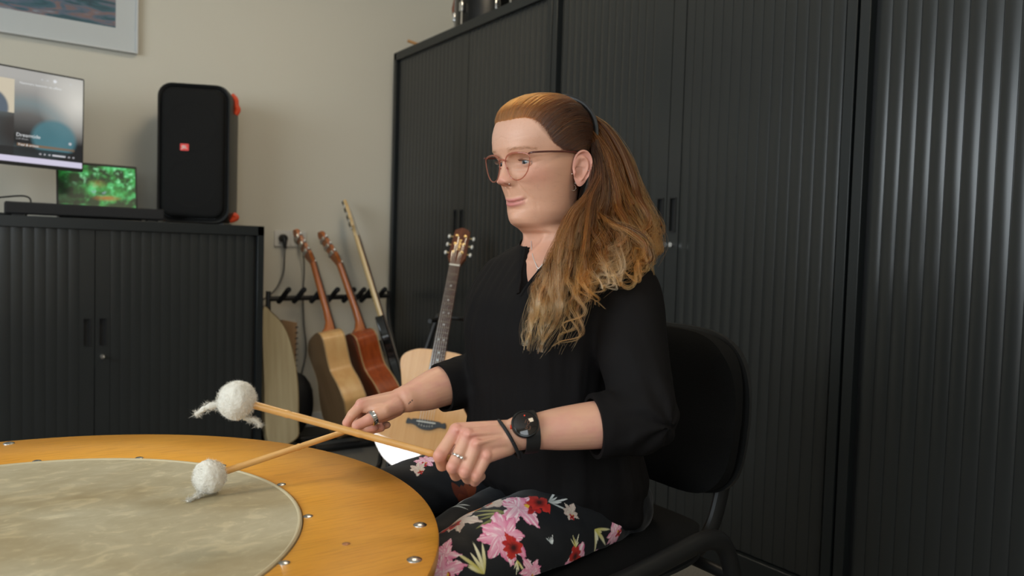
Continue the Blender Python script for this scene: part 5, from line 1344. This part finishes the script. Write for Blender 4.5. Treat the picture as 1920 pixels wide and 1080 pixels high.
# ------------------------------------------------------------------ hair
hw_ = head_to_world(hv); HB = BVHTree.FromPolygons([tuple(p) for p in hw_.tolist()], hf)
HCEN = head_to_world(np.array([[-5., 0, 15.]]))[0]
HX = head_to_world(np.array([[-4., 0, 15.]]))[0] - HCEN; HX /= np.linalg.norm(HX)
HY = head_to_world(np.array([[-5., 1, 15.]]))[0] - HCEN; HY /= np.linalg.norm(HY)
HZ = head_to_world(np.array([[-5., 0, 16.]]))[0] - HCEN; HZ /= np.linalg.norm(HZ)
def scalp(dirs, lift):
    """dirs in head axes (f,l,z); lift in metres"""
    out = []
    for d, l_ in zip(dirs, lift):
        w_ = HX * d[0] + HY * d[1] + HZ * d[2]; w_ /= np.linalg.norm(w_)
        h = HB.ray_cast(Vector(HCEN + w_ * .3), Vector(-w_))
        p = np.array(h[0]) if h[0] is not None else HCEN + w_ * .09
        out.append(p + w_ * l_)
    return np.array(out)
def nd(f, l, z): v = np.array([f + 5., l, z - 15.]); return v / np.linalg.norm(v)
# hairline (head mm) from the middle of the forehead to above the ear, and the clip line behind the crown
HL = [nd(79, 0, 69), nd(77, 14, 70), nd(72, 30, 71), nd(60, 46, 68), nd(47, 57, 56), nd(38, 65, 40), nd(30, 69, 26), nd(12, 71, 15), nd(-6, 71, 11), nd(-24, 71, 10), nd(-40, 70, 0)]
CL = [nd(-46, 0, 98), nd(-48, 12, 96), nd(-52, 24, 90), nd(-56, 36, 80), nd(-60, 46, 66), nd(-62, 54, 50), nd(-62, 60, 36), nd(-60, 64, 24), nd(-56, 66, 12), nd(-54, 68, 0)]
def curve_at(L_, t):
    a = np.array(L_); t = np.clip(t, 0, 1) * (len(a) - 1); i = np.minimum(t.astype(int), len(a) - 2); f = (t - i)[:, None]
    f = f * f * (3 - 2 * f) * .3 + f * .7
    v = a[i] * (1 - f) + a[i + 1] * f; return v
def comb_path(u, side, n, lift0, lift1, jit=0.0):
    """u in 0..1 along the hairline; returns n x 3 world points"""
    s = curve_at(HL, np.array([u]))[0].copy(); e = curve_at(CL, np.array([np.clip(u + jit, 0, 1)]))[0].copy()
    s[1] *= side; e[1] *= side
    t = np.linspace(0, 1, n)[:, None]; d = s * (1 - t) + e * t; bow = np.sin(t[:, 0] * PI)
    d[:, 2] += .10 * bow * (1 if u > .35 else .03); d /= np.linalg.norm(d, axis=1)[:, None]
    lift = lift0 * np.sin(np.clip(t[:, 0] * 5, 0, 1) * PI / 2) ** .8 * (.75 + .55 * bow) + lift1 * t[:, 0]
    return scalp(d, lift)
AUB, DRK, MID, GLD, BLD = np.array([.125, .036, .006]), np.array([.036, .013, .006]), np.array([.185, .058, .008]), np.array([.34, .110, .020]), np.array([.58, .280, .125])
# cap surface
nu, ns = 54, 26; V = []; Cc = []
us = np.concatenate([-np.linspace(1, 0, nu // 2), np.linspace(0, 1, nu // 2)[1:]])
for u in us:
    V.append(comb_path(abs(u), 1 if u >= 0 else -1, ns + 2, .0040, .001)[2:]); 
    k = np.linspace(0, 1, ns)[:, None]; au = abs(u)
    c = AUB * (1 - au) + DRK * au; Cc.append(c * (1 - k * .3) + MID * .15)
V = np.array(V); Cc = np.array(Cc); m = len(us)
F = [(i * ns + j, i * ns + j + 1, (i + 1) * ns + j + 1, (i + 1) * ns + j) for i in range(m - 1) for j in range(ns - 1)]
g = G(); cols = []
g.add((V.reshape(-1, 3), F)); cols.append(Cc.reshape(-1, 3))
# back of the head shell down to the nape
nb = 40; az = np.linspace(-PI * .62, PI * .62, nb); el = np.linspace(1.30, -1.05, 26); V = []
for e_ in el:
    az = np.linspace(-1, 1, nb) * (PI * .60 if e_ > .35 else PI * .37)
    d = np.stack([-np.cos(e_) * np.cos(az), np.cos(e_) * np.sin(az), np.full(nb, np.sin(e_))], -1)
    d[:, 0] -= .15 * (e_ > .9)
    p = scalp(d, np.full(nb, .007 + .004 * np.clip(-e_ + .3, 0, 1))); V.append(p)
V = np.array(V)
g.add((V.reshape(-1, 3), [(i * nb + j, i * nb + j + 1, (i + 1) * nb + j + 1, (i + 1) * nb + j) for i in range(25) for j in range(nb - 1)])); cols.append(np.tile(DRK * .6 + AUB * .4, (26 * nb, 1)))

# falling locks: (guide points px,py,depth along the view), radius along it, colours root->tip, strands, clumps, wave
LOCKS = [
 # back mass from the clip over the shoulder blade to the shoulder
 ([(1088, 205, 1.345), (1128, 250, 1.335), (1158, 310, 1.318), (1178, 370, 1.292), (1200, 425, 1.250), (1205, 470, 1.205), (1188, 492, 1.175)], (.002, .016, .026, .028, .028, .020, .008), AUB, GLD, 560, 15, .010),
 ([(1104, 238, 1.325), (1128, 290, 1.308), (1140, 350, 1.290), (1152, 410, 1.262), (1165, 455, 1.205), (1152, 500, 1.150), (1128, 535, 1.140)], (.002, .017, .026, .028, .026, .018, .007), AUB, BLD, 560, 15, .013),
 ([(1112, 268, 1.305), (1124, 310, 1.290), (1126, 362, 1.272), (1118, 420, 1.248), (1120, 465, 1.195), (1108, 520, 1.150), (1098, 560, 1.150)], (.002, .012, .020, .024, .024, .016, .006), DRK, GLD, 440, 12, .013),
 # chest lock, several strands of it
 ([(1120, 262, 1.305), (1128, 310, 1.290), (1114, 368, 1.262), (1080, 420, 1.230), (1062, 480, 1.195), (1050, 540, 1.160), (1034, 600, 1.143), (1012, 652, 1.140)], (.002, .009, .014, .021, .024, .024, .018, .006), DRK, BLD, 660, 17, .014),
 ([(1122, 280, 1.298), (1126, 330, 1.278), (1096, 388, 1.250), (1070, 430, 1.228), (1048, 485, 1.200), (1022, 540, 1.172), (1000, 595, 1.152), (988, 645, 1.146)], (.002, .007, .011, .015, .017, .017, .013, .004), AUB, BLD, 540, 14, .014),
 ([(1124, 270, 1.302), (1130, 325, 1.278), (1108, 380, 1.250), (1098, 440, 1.215), (1086, 500, 1.170), (1082, 550, 1.145), (1074, 600, 1.136), (1056, 645, 1.134)], (.002, .008, .013, .018, .020, .018, .012, .004), DRK, GLD, 480, 13, .014),
 # outer edge of the back mass
 ([(1096, 212, 1.352), (1140, 262, 1.350), (1172, 325, 1.342), (1196, 375, 1.322), (1220, 420, 1.285), (1228, 455, 1.245), (1214, 486, 1.205)], (.002, .010, .015, .017, .016, .012, .005), AUB, GLD, 320, 9, .012),
 ([(1120, 400, 1.240), (1150, 425, 1.215), (1185, 440, 1.195), (1212, 462, 1.180), (1206, 495, 1.165), (1180, 520, 1.150), (1150, 520, 1.140)], (.004, .010, .012, .012, .010, .007, .003), MID, GLD, 240, 8, .011),
 # far side, behind the neck
 ([(1075, 380, 1.36), (1060, 430, 1.36), (1045, 470, 1.345), (1030, 500, 1.32)], (.010, .014, .014, .008), DRK, AUB, 140, 4, .004),
]
POS, CNT, COLR, RAD = [], [], [], []
rg = np.random.default_rng(5)
def add_strand(p, c, r):
    POS.append(p); CNT.append(len(p)); COLR.append(c); RAD.append(r)
cg = G(); ccols = []
for li, (gp, rr, ca_, cb_, ns_, nc, amp) in enumerate(LOCKS):
    P_ = spline([at(*q) for q in gp], 8); R_ = spline([[r, 0] for r in rr], 8)[:, 0]; N = len(P_); s = np.linspace(0, 1, N)
    T_, U_, V_ = frames(P_)
    for ci in range(nc):
        a0 = 2 * PI * (ci / nc) + rg.uniform(-.3, .3); q0 = rg.uniform(.35, .85) if ci else 0
        ph = rg.uniform(0, 2 * PI); fr = rg.uniform(1.7, 3.0); tl = rg.uniform(.70, 1.16); am = amp * rg.uniform(.55, 1.35); cm = rg.uniform(.38, 1.15); sw = rg.uniform(-1, 1)
        hi = rg.uniform(-.25, .35)
        env = np.clip((s - .30) / .6, 0, 1) ** 1.4; tpx = s ** 1.6 * fr * 1.5 * 2 * PI + ph
        cen = P_ + (R_ * q0)[:, None] * (np.cos(a0 + .8 * sw * s)[:, None] * U_ + np.sin(a0 + .8 * sw * s)[:, None] * V_)
        cen = cen + (am * env * np.sin(tpx))[:, None] * U_ + (am * .7 * env * np.cos(tpx * .9 + 1))[:, None] * V_
        if tl < .97: q9 = max(12, int(N * tl)); cen = cen[:q9]
        if tl > 1: cen = np.vstack([cen, cen[-1] + (cen[-1] - cen[-3]) * (tl - 1) * 5 + np.array([0, 0, -.004])])
        K = len(cen); sK = np.linspace(0, 1, K)
        sw_ = np.linspace(0, 1, K) * min(1, K / N); cr = np.interp(sw_, s, R_) * .52 * (1 - .90 * sK ** 1.9)
        k = np.clip(sK * 1.12 + hi * .5, 0, 1)[:, None] ** 1.7; mid = (MID * .6 + ca_ * .4)
        colK = np.where(k < .5, ca_ * (1 - 2 * k) + mid * 2 * k, mid * (2 - 2 * k) + cb_ * (2 * k - 1)) * (cm + (1 - cm) * sK[:, None] ** 3 * .6)
        q_ = int(K * (.66 + .14 * rg.random()))
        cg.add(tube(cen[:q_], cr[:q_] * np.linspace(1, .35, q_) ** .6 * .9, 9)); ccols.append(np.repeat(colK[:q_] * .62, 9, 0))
        for k_ in range(ns_ // nc):
            aa = rg.uniform(0, 2 * PI); rho = math.sqrt(rg.uniform(.15, 1.3)); fz = 1 + .5 * sK ** 3 * (rg.random() ** 3) * 6
            t2, u2, v2 = T_, U_, V_
            Uk = np.vstack([U_, U_[-1:]])[:K]; Vk = np.vstack([V_, V_[-1:]])[:K]
            off = (cr * rho * fz * 1.0)[:, None] * (np.cos(aa + sw * sK * 2)[:, None] * Uk + np.sin(aa + sw * sK * 2)[:, None] * Vk)
            wv = .0009 * rg.normal() * np.sin(sK * rg.uniform(6, 16) + rg.uniform(0, 6))[:, None] * Uk + .0009 * rg.normal() * np.sin(sK * rg.uniform(6, 16) + rg.uniform(0, 6))[:, None] * Vk
            end = int(K * rg.uniform(.72, 1.0)) if rg.random() < .75 else K
            p = (cen + off + wv)[:max(end, 6)]
            j = rg.uniform(-.30, .35); cc = colK * (1 + j); 
            if rg.random() < .10: cc = cc * .5 + BLD * .5 * np.clip(sK * 1.4, .1, 1)[:, None]
            add_strand(p, cc[:len(p)], .00030 * np.linspace(1, .45, len(p)))
# combed strands over the cap
for k_ in range(4600):
    u = rg.random() ** .9 * 1.0; side = 1 if rg.random() < .62 else -1
    p = comb_path(u, side, 15, .0036 + .0034 * rg.random(), .001, rg.normal() * .03)
    p = p + rg.normal(size=3) * .0006
    if rg.random() < .55 and u > .08:      # short hairs soften the hairline
        dv = p[0] - p[1]; p = np.vstack([p[0] + dv * rg.uniform(.1, .95) * (1.0 if u > .3 else .45) - (p[0] - HCEN) * .012, p])
    elif u > .3: p = p[int(rg.integers(0, 2)):]
    au = u; n_ = .5 + .5 * math.sin(u * 140 + 3 * math.sin(u * 31)); wk = min(1, max(0, (au - .22) / .22)); base = (AUB * .80 + MID * .32) * (1 - wk) + DRK * 1.15 * wk
    c = base * (.7 + .75 * n_ * rg.random() + .15 * rg.normal() ** 2)
    if rg.random() < .08: c = c * .6 + GLD * .4
    K = len(p); add_strand(p, np.tile(c, (K, 1)) * np.linspace(1.1, .85, K)[:, None], .00028 * np.clip(np.linspace(.35, 4, K), 0, 1))
# loose flyaway hairs
for k_ in range(240):
    li = rg.integers(0, 8); gp = LOCKS[li][0]; P_ = spline([at(*q) for q in gp], 8); R_ = spline([[r, 0] for r in LOCKS[li][1]], 8)[:, 0]
    a = rg.normal(size=3); a /= np.linalg.norm(a); s = np.linspace(0, 1, len(P_)); st = int(rg.integers(0, 24)); 
    p = P_[st:] + a * (R_[st:] * rg.uniform(.8, 1.25))[:, None] + (s[st:] ** 2 * rg.uniform(.002, .016))[:, None] * a + .003 * np.sin(s[st:] * rg.uniform(10, 30) + rg.uniform(0, 6))[:, None] * np.cross(a, (0, 0, 1.))
    add_strand(p, np.tile(GLD * rg.uniform(.5, 1.2), (len(p), 1)), .00014 * np.ones(len(p)))
# keep the strands outside the blouse
BB = BVHTree.FromPolygons([tuple(p) for p in bv2.tolist()], bf2)
ALLP = np.concatenate(POS)
def push(P_, eps):
    out = P_.copy()
    for i in np.nonzero((P_[:, 2] < .985))[0]:
        loc, nor, idx, dist = BB.find_nearest(Vector(P_[i]))
        if loc is None: continue
        l_ = np.array(loc); n_ = np.array(nor); sd = (P_[i] - l_) @ n_
        if sd < eps and dist < .05: out[i] = l_ + n_ * (eps + .25 * max(0, eps - sd) * 0)
    return out
ALLP = push(ALLP, .0022)
g.n = g.n
M_hair = bpy.data.materials.new('hair_strand'); M_hair.use_nodes = True; nt = M_hair.node_tree
for n_ in list(nt.nodes):
    if n_.type != 'OUTPUT_MATERIAL': nt.nodes.remove(n_)
hb = nt.nodes.new('ShaderNodeBsdfHairPrincipled'); hb.parametrization = 'COLOR'; hb.inputs['Roughness'].default_value = .36; hb.inputs['Radial Roughness'].default_value = .5
a_ = nt.nodes.new('ShaderNodeAttribute'); a_.attribute_name = 'col'
nt.links.new(a_.outputs['Color'], hb.inputs['Color'])
nt.links.new(hb.outputs[0], [n_ for n_ in nt.nodes if n_.type == 'OUTPUT_MATERIAL'][0].inputs[0])
hd_ = bpy.data.hair_curves.new('hair_strands'); hd_.add_curves(CNT)
hd_.attributes['position'].data.foreach_set('vector', (ALLP - BO).astype(np.float32).ravel())
ra = hd_.attributes.get('radius') or hd_.attributes.new('radius', 'FLOAT', 'POINT'); ra.data.foreach_set('value', np.concatenate(RAD).astype(np.float32))
ca = hd_.attributes.new('col', 'FLOAT_COLOR', 'POINT'); C4 = np.ones((len(ALLP), 4), np.float32); C4[:, :3] = np.clip(np.concatenate(COLR), 0, 1); ca.data.foreach_set('color', C4.ravel())
hd_.materials.append(M_hair)
cgv = push(cg.verts(), .0015)
M_hairb = mat('hair_base', (.2, .1, .05), .45, vcol=True, spec=.3)
hair = ob('hair', G().add((g.verts(), g.f)).add((cgv, cg.f)), M_hairb, person, cols=np.concatenate(cols + ccols), label='long wavy auburn hair with blond ends, combed back')
so = bpy.data.objects.new('hair_strands', hd_); COL.objects.link(so); so.parent = hair
# black clip band behind the crown
pth = scalp(curve_at(CL[:9], np.linspace(0, 1, 30)) * np.array([1, 1, 1]), np.full(30, .0125))
g_ = G().add(tube(pth, np.linspace(.0034, .0024, 30), 10, flat=1.6)).add(ball(pth[0], .005, 12, 8))
for i in range(1, 29, 1): g_.add(tube([pth[i], pth[i] + (HCEN - pth[i]) / np.linalg.norm(HCEN - pth[i]) * .008], [.0009, .0005], 6))
ob('hair_comb', g_, M_black, hair)
# ------------------------------------------------------------------ eyes, glasses, jewellery, watch
bodyB = BVHTree.FromPolygons([tuple(p) for p in np.concatenate(g0_v).tolist()], g0_f)
def surf(px, py, out=.0):
    d = _f + (px - 960) / FPX * _r - (py - 540) / FPX * _u; d = d / np.linalg.norm(d)
    h = bodyB.ray_cast(Vector((0, 0, CAMH)), Vector(d))
    return (np.array(h[0]) - d * out, np.array(h[1])) if h[0] is not None else (at(px, py, 1.25), -d)
def H(f, l, z): return head_to_world(np.array([[f, l, z]]))[0]
M_eye = mat('eye', (.8, .8, .8), .12, vcol=True, coat=.4)
for sg in (1, -1):
    c = EYEC * np.array([1, sg, 1]); v, f = ball((0, 0, 0), 12.0, 64, 64)
    gz = np.array([1, .10 + (-.02 if sg > 0 else -.02), -.10]); gz /= np.linalg.norm(gz)
    ang = np.degrees(np.arccos(np.clip(v @ gz / 12.0, -1, 1))); cc = np.zeros((len(v), 3)) + np.array([.42, .37, .34])
    cc = mixc(cc, (.10, .125, .15), (27.5 - ang) * .6); cc = mixc(cc, (.05, .06, .075), np.exp(-((ang - 26) / 2.6) ** 2) * .9); cc = mixc(cc, (.006, .006, .006), (13 - ang) * .8)
    cc = mixc(cc, (.6, .35, .30), (ang - 48) * .02)
    ob('eyeball', (head_to_world(v + c), f), M_eye, person, cols=cc)
# glasses
M_rimg = mat('translucent_rose_acetate', (.50, .21, .15), .12, trans=.45, coat=.6, ior=1.3)
nt = M_rimg.node_tree; tr_ = nt.nodes.new('ShaderNodeBsdfTransparent'); tr_.inputs[0].default_value = (.95, .72, .64, 1); mx_ = nt.nodes.new('ShaderNodeMixShader'); mx_.inputs[0].default_value = .42
nt.links.new(nt.nodes['Principled BSDF'].outputs[0], mx_.inputs[1]); nt.links.new(tr_.outputs[0], mx_.inputs[2]); nt.links.new(mx_.outputs[0], nt.nodes['Material Output'].inputs[0])
M_arm = mat('dark_rose_temple', (.09, .022, .016), .25, coat=.4)
ml = bpy.data.materials.new('spectacle_lens'); ml.use_nodes = True; nt = ml.node_tree
for n_ in list(nt.nodes):
    if n_.type != 'OUTPUT_MATERIAL': nt.nodes.remove(n_)
tr = nt.nodes.new('ShaderNodeBsdfTransparent'); tr.inputs[0].default_value = (.97, .97, .96, 1); gl = nt.nodes.new('ShaderNodeBsdfGlossy'); gl.inputs['Roughness'].default_value = .03
mx = nt.nodes.new('ShaderNodeMixShader'); mx.inputs[0].default_value = .025
nt.links.new(tr.outputs[0], mx.inputs[1]); nt.links.new(gl.outputs[0], mx.inputs[2]); nt.links.new(mx.outputs[0], [n_ for n_ in nt.nodes if n_.type == 'OUTPUT_MATERIAL'][0].inputs[0])
def lens_outline(sg, n=10):
    o = [(8.5, 5), (14, 12.5), (27, 16.0), (42, 15.5), (54, 13), (59.0, 7.5), (57.5, -4), (52, -17), (42, -26), (30, -28.5), (19, -24), (12, -13), (8.5, -3)]
    o = spline(o, n, True); return np.stack([86.0 - .0030 * np.abs(o[:, 0]) ** 2 + .05 * (o[:, 1] + 6), sg * (o[:, 0] - .5), o[:, 1] - 4.0], -1)
gl_ = None
gg = G()
for sg in (1, -1):
    o = lens_outline(sg); w_ = head_to_world(np.vstack([o, o[:1]])); m_ = len(w_)
    th = .00105 + .0007 * np.clip((np.append(o[:, 2], o[0, 2]) - 4) / 10, 0, 1)
    gg.add(tube(w_, th, 10))
gg.add(tube(head_to_world(spline([(85.5, 9, -.5), (88, 5, 2.5), (88.7, 0, 3.3), (88, -5, 2.5), (85.5, -9, -.5)], 5)), .0016, 10))
for sg in (1, -1): gg.add(tube(head_to_world(spline([(84, sg * 9, -10.5), (81, sg * 8.0, -14), (78, sg * 9, -17)], 4)), .0012, 8))
glasses = ob('glasses', gg, M_rimg, person, label='rose translucent framed glasses')
for sg in (1, -1):
    o = lens_outline(sg, 5); c = o.mean(0); c[0] += .6
    v = np.vstack([o, [c]]); n = len(o); ob('lens', (head_to_world(v), [(i, (i + 1) % n, n) if sg > 0 else ((i + 1) % n, i, n) for i in range(n)]), ml, glasses)
    ob('temple_arm', tube(head_to_world(spline([(77, sg * 57.5, 9), (75.5, sg * 64, 10), (68, sg * 68.5, 10.5), (40, sg * 72.5, 11), (0, sg * 74, 10.5), (-16, sg * 73.5, 9), (-28, sg * 71, 0)], 6)), .0011, 10, flat=1.5), M_arm, glasses)
# eyebrows and lashes as fine hairs
P_, C_, R_ = [], [], []
rg = np.random.default_rng(9)
for sg in (1, -1):
    for k in range(110):
        t_ = rg.random(); l = 12 + 40 * t_; zc = 15.0 + 4.0 * math.sin(t_ * PI * .75) + rg.normal() * 1.5 * (1 - .5 * t_)
        d = nd(79 - .008 * l ** 2, sg * l, zc); q = scalp([d], [.0002])[0]; e_ = nd(79 - .008 * l ** 2, sg * (l + 5 + 2 * t_), zc + 2.6 - 3.6 * t_); q2 = scalp([e_], [.0009])[0]
        P_.append(np.stack([q, (q + q2) / 2 + (q - HCEN) * .004, q2])); C_.append((.20, .11, .06))
    c = EYEC * np.array([1, sg, 1])
    for k in range(70):
        az_ = np.radians(-44 + 90 * k / 69); kk = max(0, math.cos(min(1, abs(math.degrees(az_)) / 52) * PI / 2)) ** .75; el_ = math.radians(12.5 * kk + 1)
        dv = np.array([math.cos(el_) * math.cos(az_ + .1), sg * math.cos(el_) * math.sin(az_ + .1), math.sin(el_)])
        a = c + dv * 13.0; b_ = c + dv * 16.5 + np.array([0, 0, -.3]); e_ = c + dv * 19.5 + np.array([0, sg * .8, 1.6])
        P_.append(head_to_world(np.stack([a, b_, e_]))); C_.append((.02, .012, .010))
hc_ = bpy.data.hair_curves.new('brow_hairs'); hc_.add_curves([3] * len(P_)); hc_.attributes['position'].data.foreach_set('vector', (np.concatenate(P_) - BO).astype(np.float32).ravel())
ra = hc_.attributes.get('radius') or hc_.attributes.new('radius', 'FLOAT', 'POINT'); ra.data.foreach_set('value', np.tile([.00014, .00011, .00004], len(P_)).astype(np.float32))
ca = hc_.attributes.new('col', 'FLOAT_COLOR', 'POINT'); C4 = np.ones((3 * len(P_), 4), np.float32); C4[:, :3] = np.repeat(np.array(C_), 3, 0); ca.data.foreach_set('color', C4.ravel()); hc_.materials.append(M_hair)
so = bpy.data.objects.new('eyebrows', hc_); COL.objects.link(so); so.parent = person
# ear rings and studs
for px_, py_, r_ in ((1078.5, 343, .0021), (1072.5, 326, .0017), (1103, 320, .0013)):
    p, n = surf(px_, py_); ob('ear_stud', ball(p + n * .0006, r_, 14, 10), M_chrome if r_ < .002 else mat('pearl_stud', (.75, .72, .68), .2), person)
p, n = surf(1074.5, 350)
a = np.linspace(0, 2 * PI, 29); ob('hoop_earring', tube(p + np.array([0, -.001, -.002]) + .0048 * (np.cos(a)[:, None] * np.array([.5, -.85, 0]) + np.sin(a)[:, None] * np.array([0, 0, 1.])), .0006, 8, False), M_chrome, person)
p, n = surf(955, 345); ob('nose_stud', ball(p, .0012, 12, 8), M_chrome, person)
# necklace
M_silv = mat('silver_chain', (.85, .84, .82), .45, metal=.7)
pts = [surf(x_, y_)[0] for x_, y_ in ((996, 452), (997, 466), (999, 480), (1004, 494), (1009, 503), (1016, 497), (1024, 486))]
pts = [p - _f * .001 for p in pts]; nk = ob('necklace', tube(spline(pts, 5), .00075, 6), M_silv, person)
p = pts[4]; ob('pendant', G().add(ball(p + (-.0015, 0, -.003), .0018, 10, 8)).add(ball(p + (-.0025, .001, -.008), .0016, 10, 8)).add(ball(p + (-.003, .002, -.013), .0014, 10, 8)), M_chrome, nk)
# rings on fingers
def ring_on(p0, p1, frac, r, wdt, name, mt_, lab):
    p0, p1 = at(*p0), at(*p1); c = p0 + (p1 - p0) * frac; d = (p1 - p0) / np.linalg.norm(p1 - p0)
    z = Vector(d); q = z.to_track_quat('Z', 'X').to_matrix().to_4x4()
    M = Matrix.Translation(c) @ q
    return ob(name, tf(lathe([(r, -wdt / 2), (r + .0012, -wdt / 2 + .0004), (r + .0017, 0), (r + .0012, wdt / 2 - .0004), (r, wdt / 2)], 40, True), M=M), mt_, person, label=lab), c, d
rg1, c, d = ring_on((877, 817, 1.053), (849, 876, 1.040), .66, .0097, .0035, 'finger_ring', M_chrome, 'slim silver ring with round stones')
nrm_ = -_f - d * ((-_f) @ d); nrm_ /= np.linalg.norm(nrm_); sd = np.cross(d, nrm_)
for k_, o_ in enumerate((-.0052, .0, .0052)): ob('ring_stone', ball(c + nrm_ * (.0112 - .0014 * abs(k_ - 1)) + sd * o_, .0029 - .0005 * (k_ == 2), 14, 10), M_chrome, rg1)
rg2, c, d = ring_on((722, 772, 1.298), (694, 786, 1.282), .84, .0112, .0088, 'thumb_ring', M_chrome, 'wide engraved silver thumb ring')
q = Vector(d).to_track_quat('Z', 'X').to_matrix().to_4x4(); g_ = G()
for s_ in (-.0024, .0024): g_.add(tf(lathe([(.0121, s_ - .0005), (.0131, s_), (.0121, s_ + .0005)], 40, True), M=Matrix.Translation(c) @ q))
for k_ in range(16): g_.add(tf(ball((.0127 * math.cos(k_ * PI / 8), .0127 * math.sin(k_ * PI / 8), 0), (.0007, .0012, .0012), 8, 6), M=Matrix.Translation(c) @ q))
ob('ring_pattern', g_, mat('oxidised_silver', (.25, .24, .22), .35, metal=1), rg2)
# bracelet
wc = at(954, 823, 1.082); ax = ARML['wr'] - at(948, 822, 1.079); ax = (ARML['el'] - ARML['wr']); ax /= np.linalg.norm(ax)
e1 = -_f - ax * ((-_f) @ ax); e1 /= np.linalg.norm(e1); e2 = np.cross(ax, e1)
if e2[2] < 0: e2 = -e2
a = np.linspace(0, 2 * PI, 61)
def wrist_ring(c, rr1, rr2, tilt): return c + rr1 * np.cos(a)[:, None] * e1 + rr2 * np.sin(a)[:, None] * e2 + tilt * np.sin(a)[:, None] * (-ax)
ob('wrist_band', tube(wrist_ring(wc, .0255, .0270, .0125), .0026, 10, False), M_blackm, person, label='plain black elastic wrist band')
# watch
uc = at(991, 810, 1.0885); el_ = ARML['el']; 
dn = -_f * .80 + np.array([0, 0, 1.]) * .42 + (-_r) * .10; dn = dn - ax * (dn @ ax) * .75; dn /= np.linalg.norm(dn)
dc = at(985, 795, 1.0585)
zq = Vector(dn).to_track_quat('Z', 'Y').to_matrix().to_4x4(); Mw_ = Matrix.Translation(dc) @ zq
watch = ob('watch', tf(lathe([(.0001, -.0105), (.0155, -.0105), (.0190, -.007), (.0200, -.002), (.0200, .001), (.0190, .0026), (.0178, .0030), (.0172, .0018), (.0001, .0018)], 72), M=Mw_), mat('black_watch_case', (.012, .013, .013), .22), person, label='round black smart watch on the left wrist')
ob('watch_glass', tf(lathe([(.0001, .0023), (.0165, .0022), (.0171, .0018)], 60), M=Mw_), mat('watch_display', (.010, .006, .005), .05, coat=.5), watch)
mo_ = mat('dim_watch_digits', (.05, .02, .01), .5, emit=(.45, .16, .07), estr=.10); mr_ = mat('red_watch_dot', (.3, .02, .01), .5, emit=(.9, .06, .02), estr=.5)
qx = Vector(-_r); qz = Vector(dn); qy = qz.cross(-qx).normalized(); qx = qy.cross(qz).normalized()
Md_ = Matrix(((qx.x, qy.x, qz.x, dc[0]), (qx.y, qy.y, qz.y, dc[1]), (qx.z, qy.z, qz.z, dc[2]), (0, 0, 0, 1)))
tx = text('digits', '10', .0085, Md_ @ Matrix.Translation((.002, .002, .0025)) @ Matrix.Rotation(R(-20), 4, 'Z'), mo_, watch, .00005)
tx = text('digits', '53', .0085, Md_ @ Matrix.Translation((.0035, -.006, .0025)) @ Matrix.Rotation(R(-20), 4, 'Z'), mo_, watch, .00005)
ob('notification_dot', tf(lathe([(.0001, .0027), (.0011, .0026)], 16), M=Md_ @ Matrix.Translation((-.0015, .0115, 0))), mr_, watch)
ob('crown', tf(cyl((0, 0, -.0015), (0, 0, .0015), .003, n=16), M=Md_ @ Matrix.Translation((-.0195, -.004, -.003)) @ Matrix.Rotation(PI / 2, 4, 'Y')), mat('red_crown', (.6, .04, .01), .4), watch)
rows = []
for i in range(61):
    th = a[i]; rad1, rad2 = .0268, .0282
    q = uc + rad1 * math.cos(th) * e1 + rad2 * math.sin(th) * e2
    rows += [q - ax * .0105, q + ax * .0105, q + ax * .0105 + (q - uc) * .08, q - ax * .0105 + (q - uc) * .08]
F_ = [(i * 4 + j, i * 4 + (j + 1) % 4, (i + 1) * 4 + (j + 1) % 4, (i + 1) * 4 + j) for i in range(60) for j in range(4)]
ob('strap', (np.array(rows), F_), mat('black_silicone', (.010, .010, .010), .55), watch, bevel=.0008)
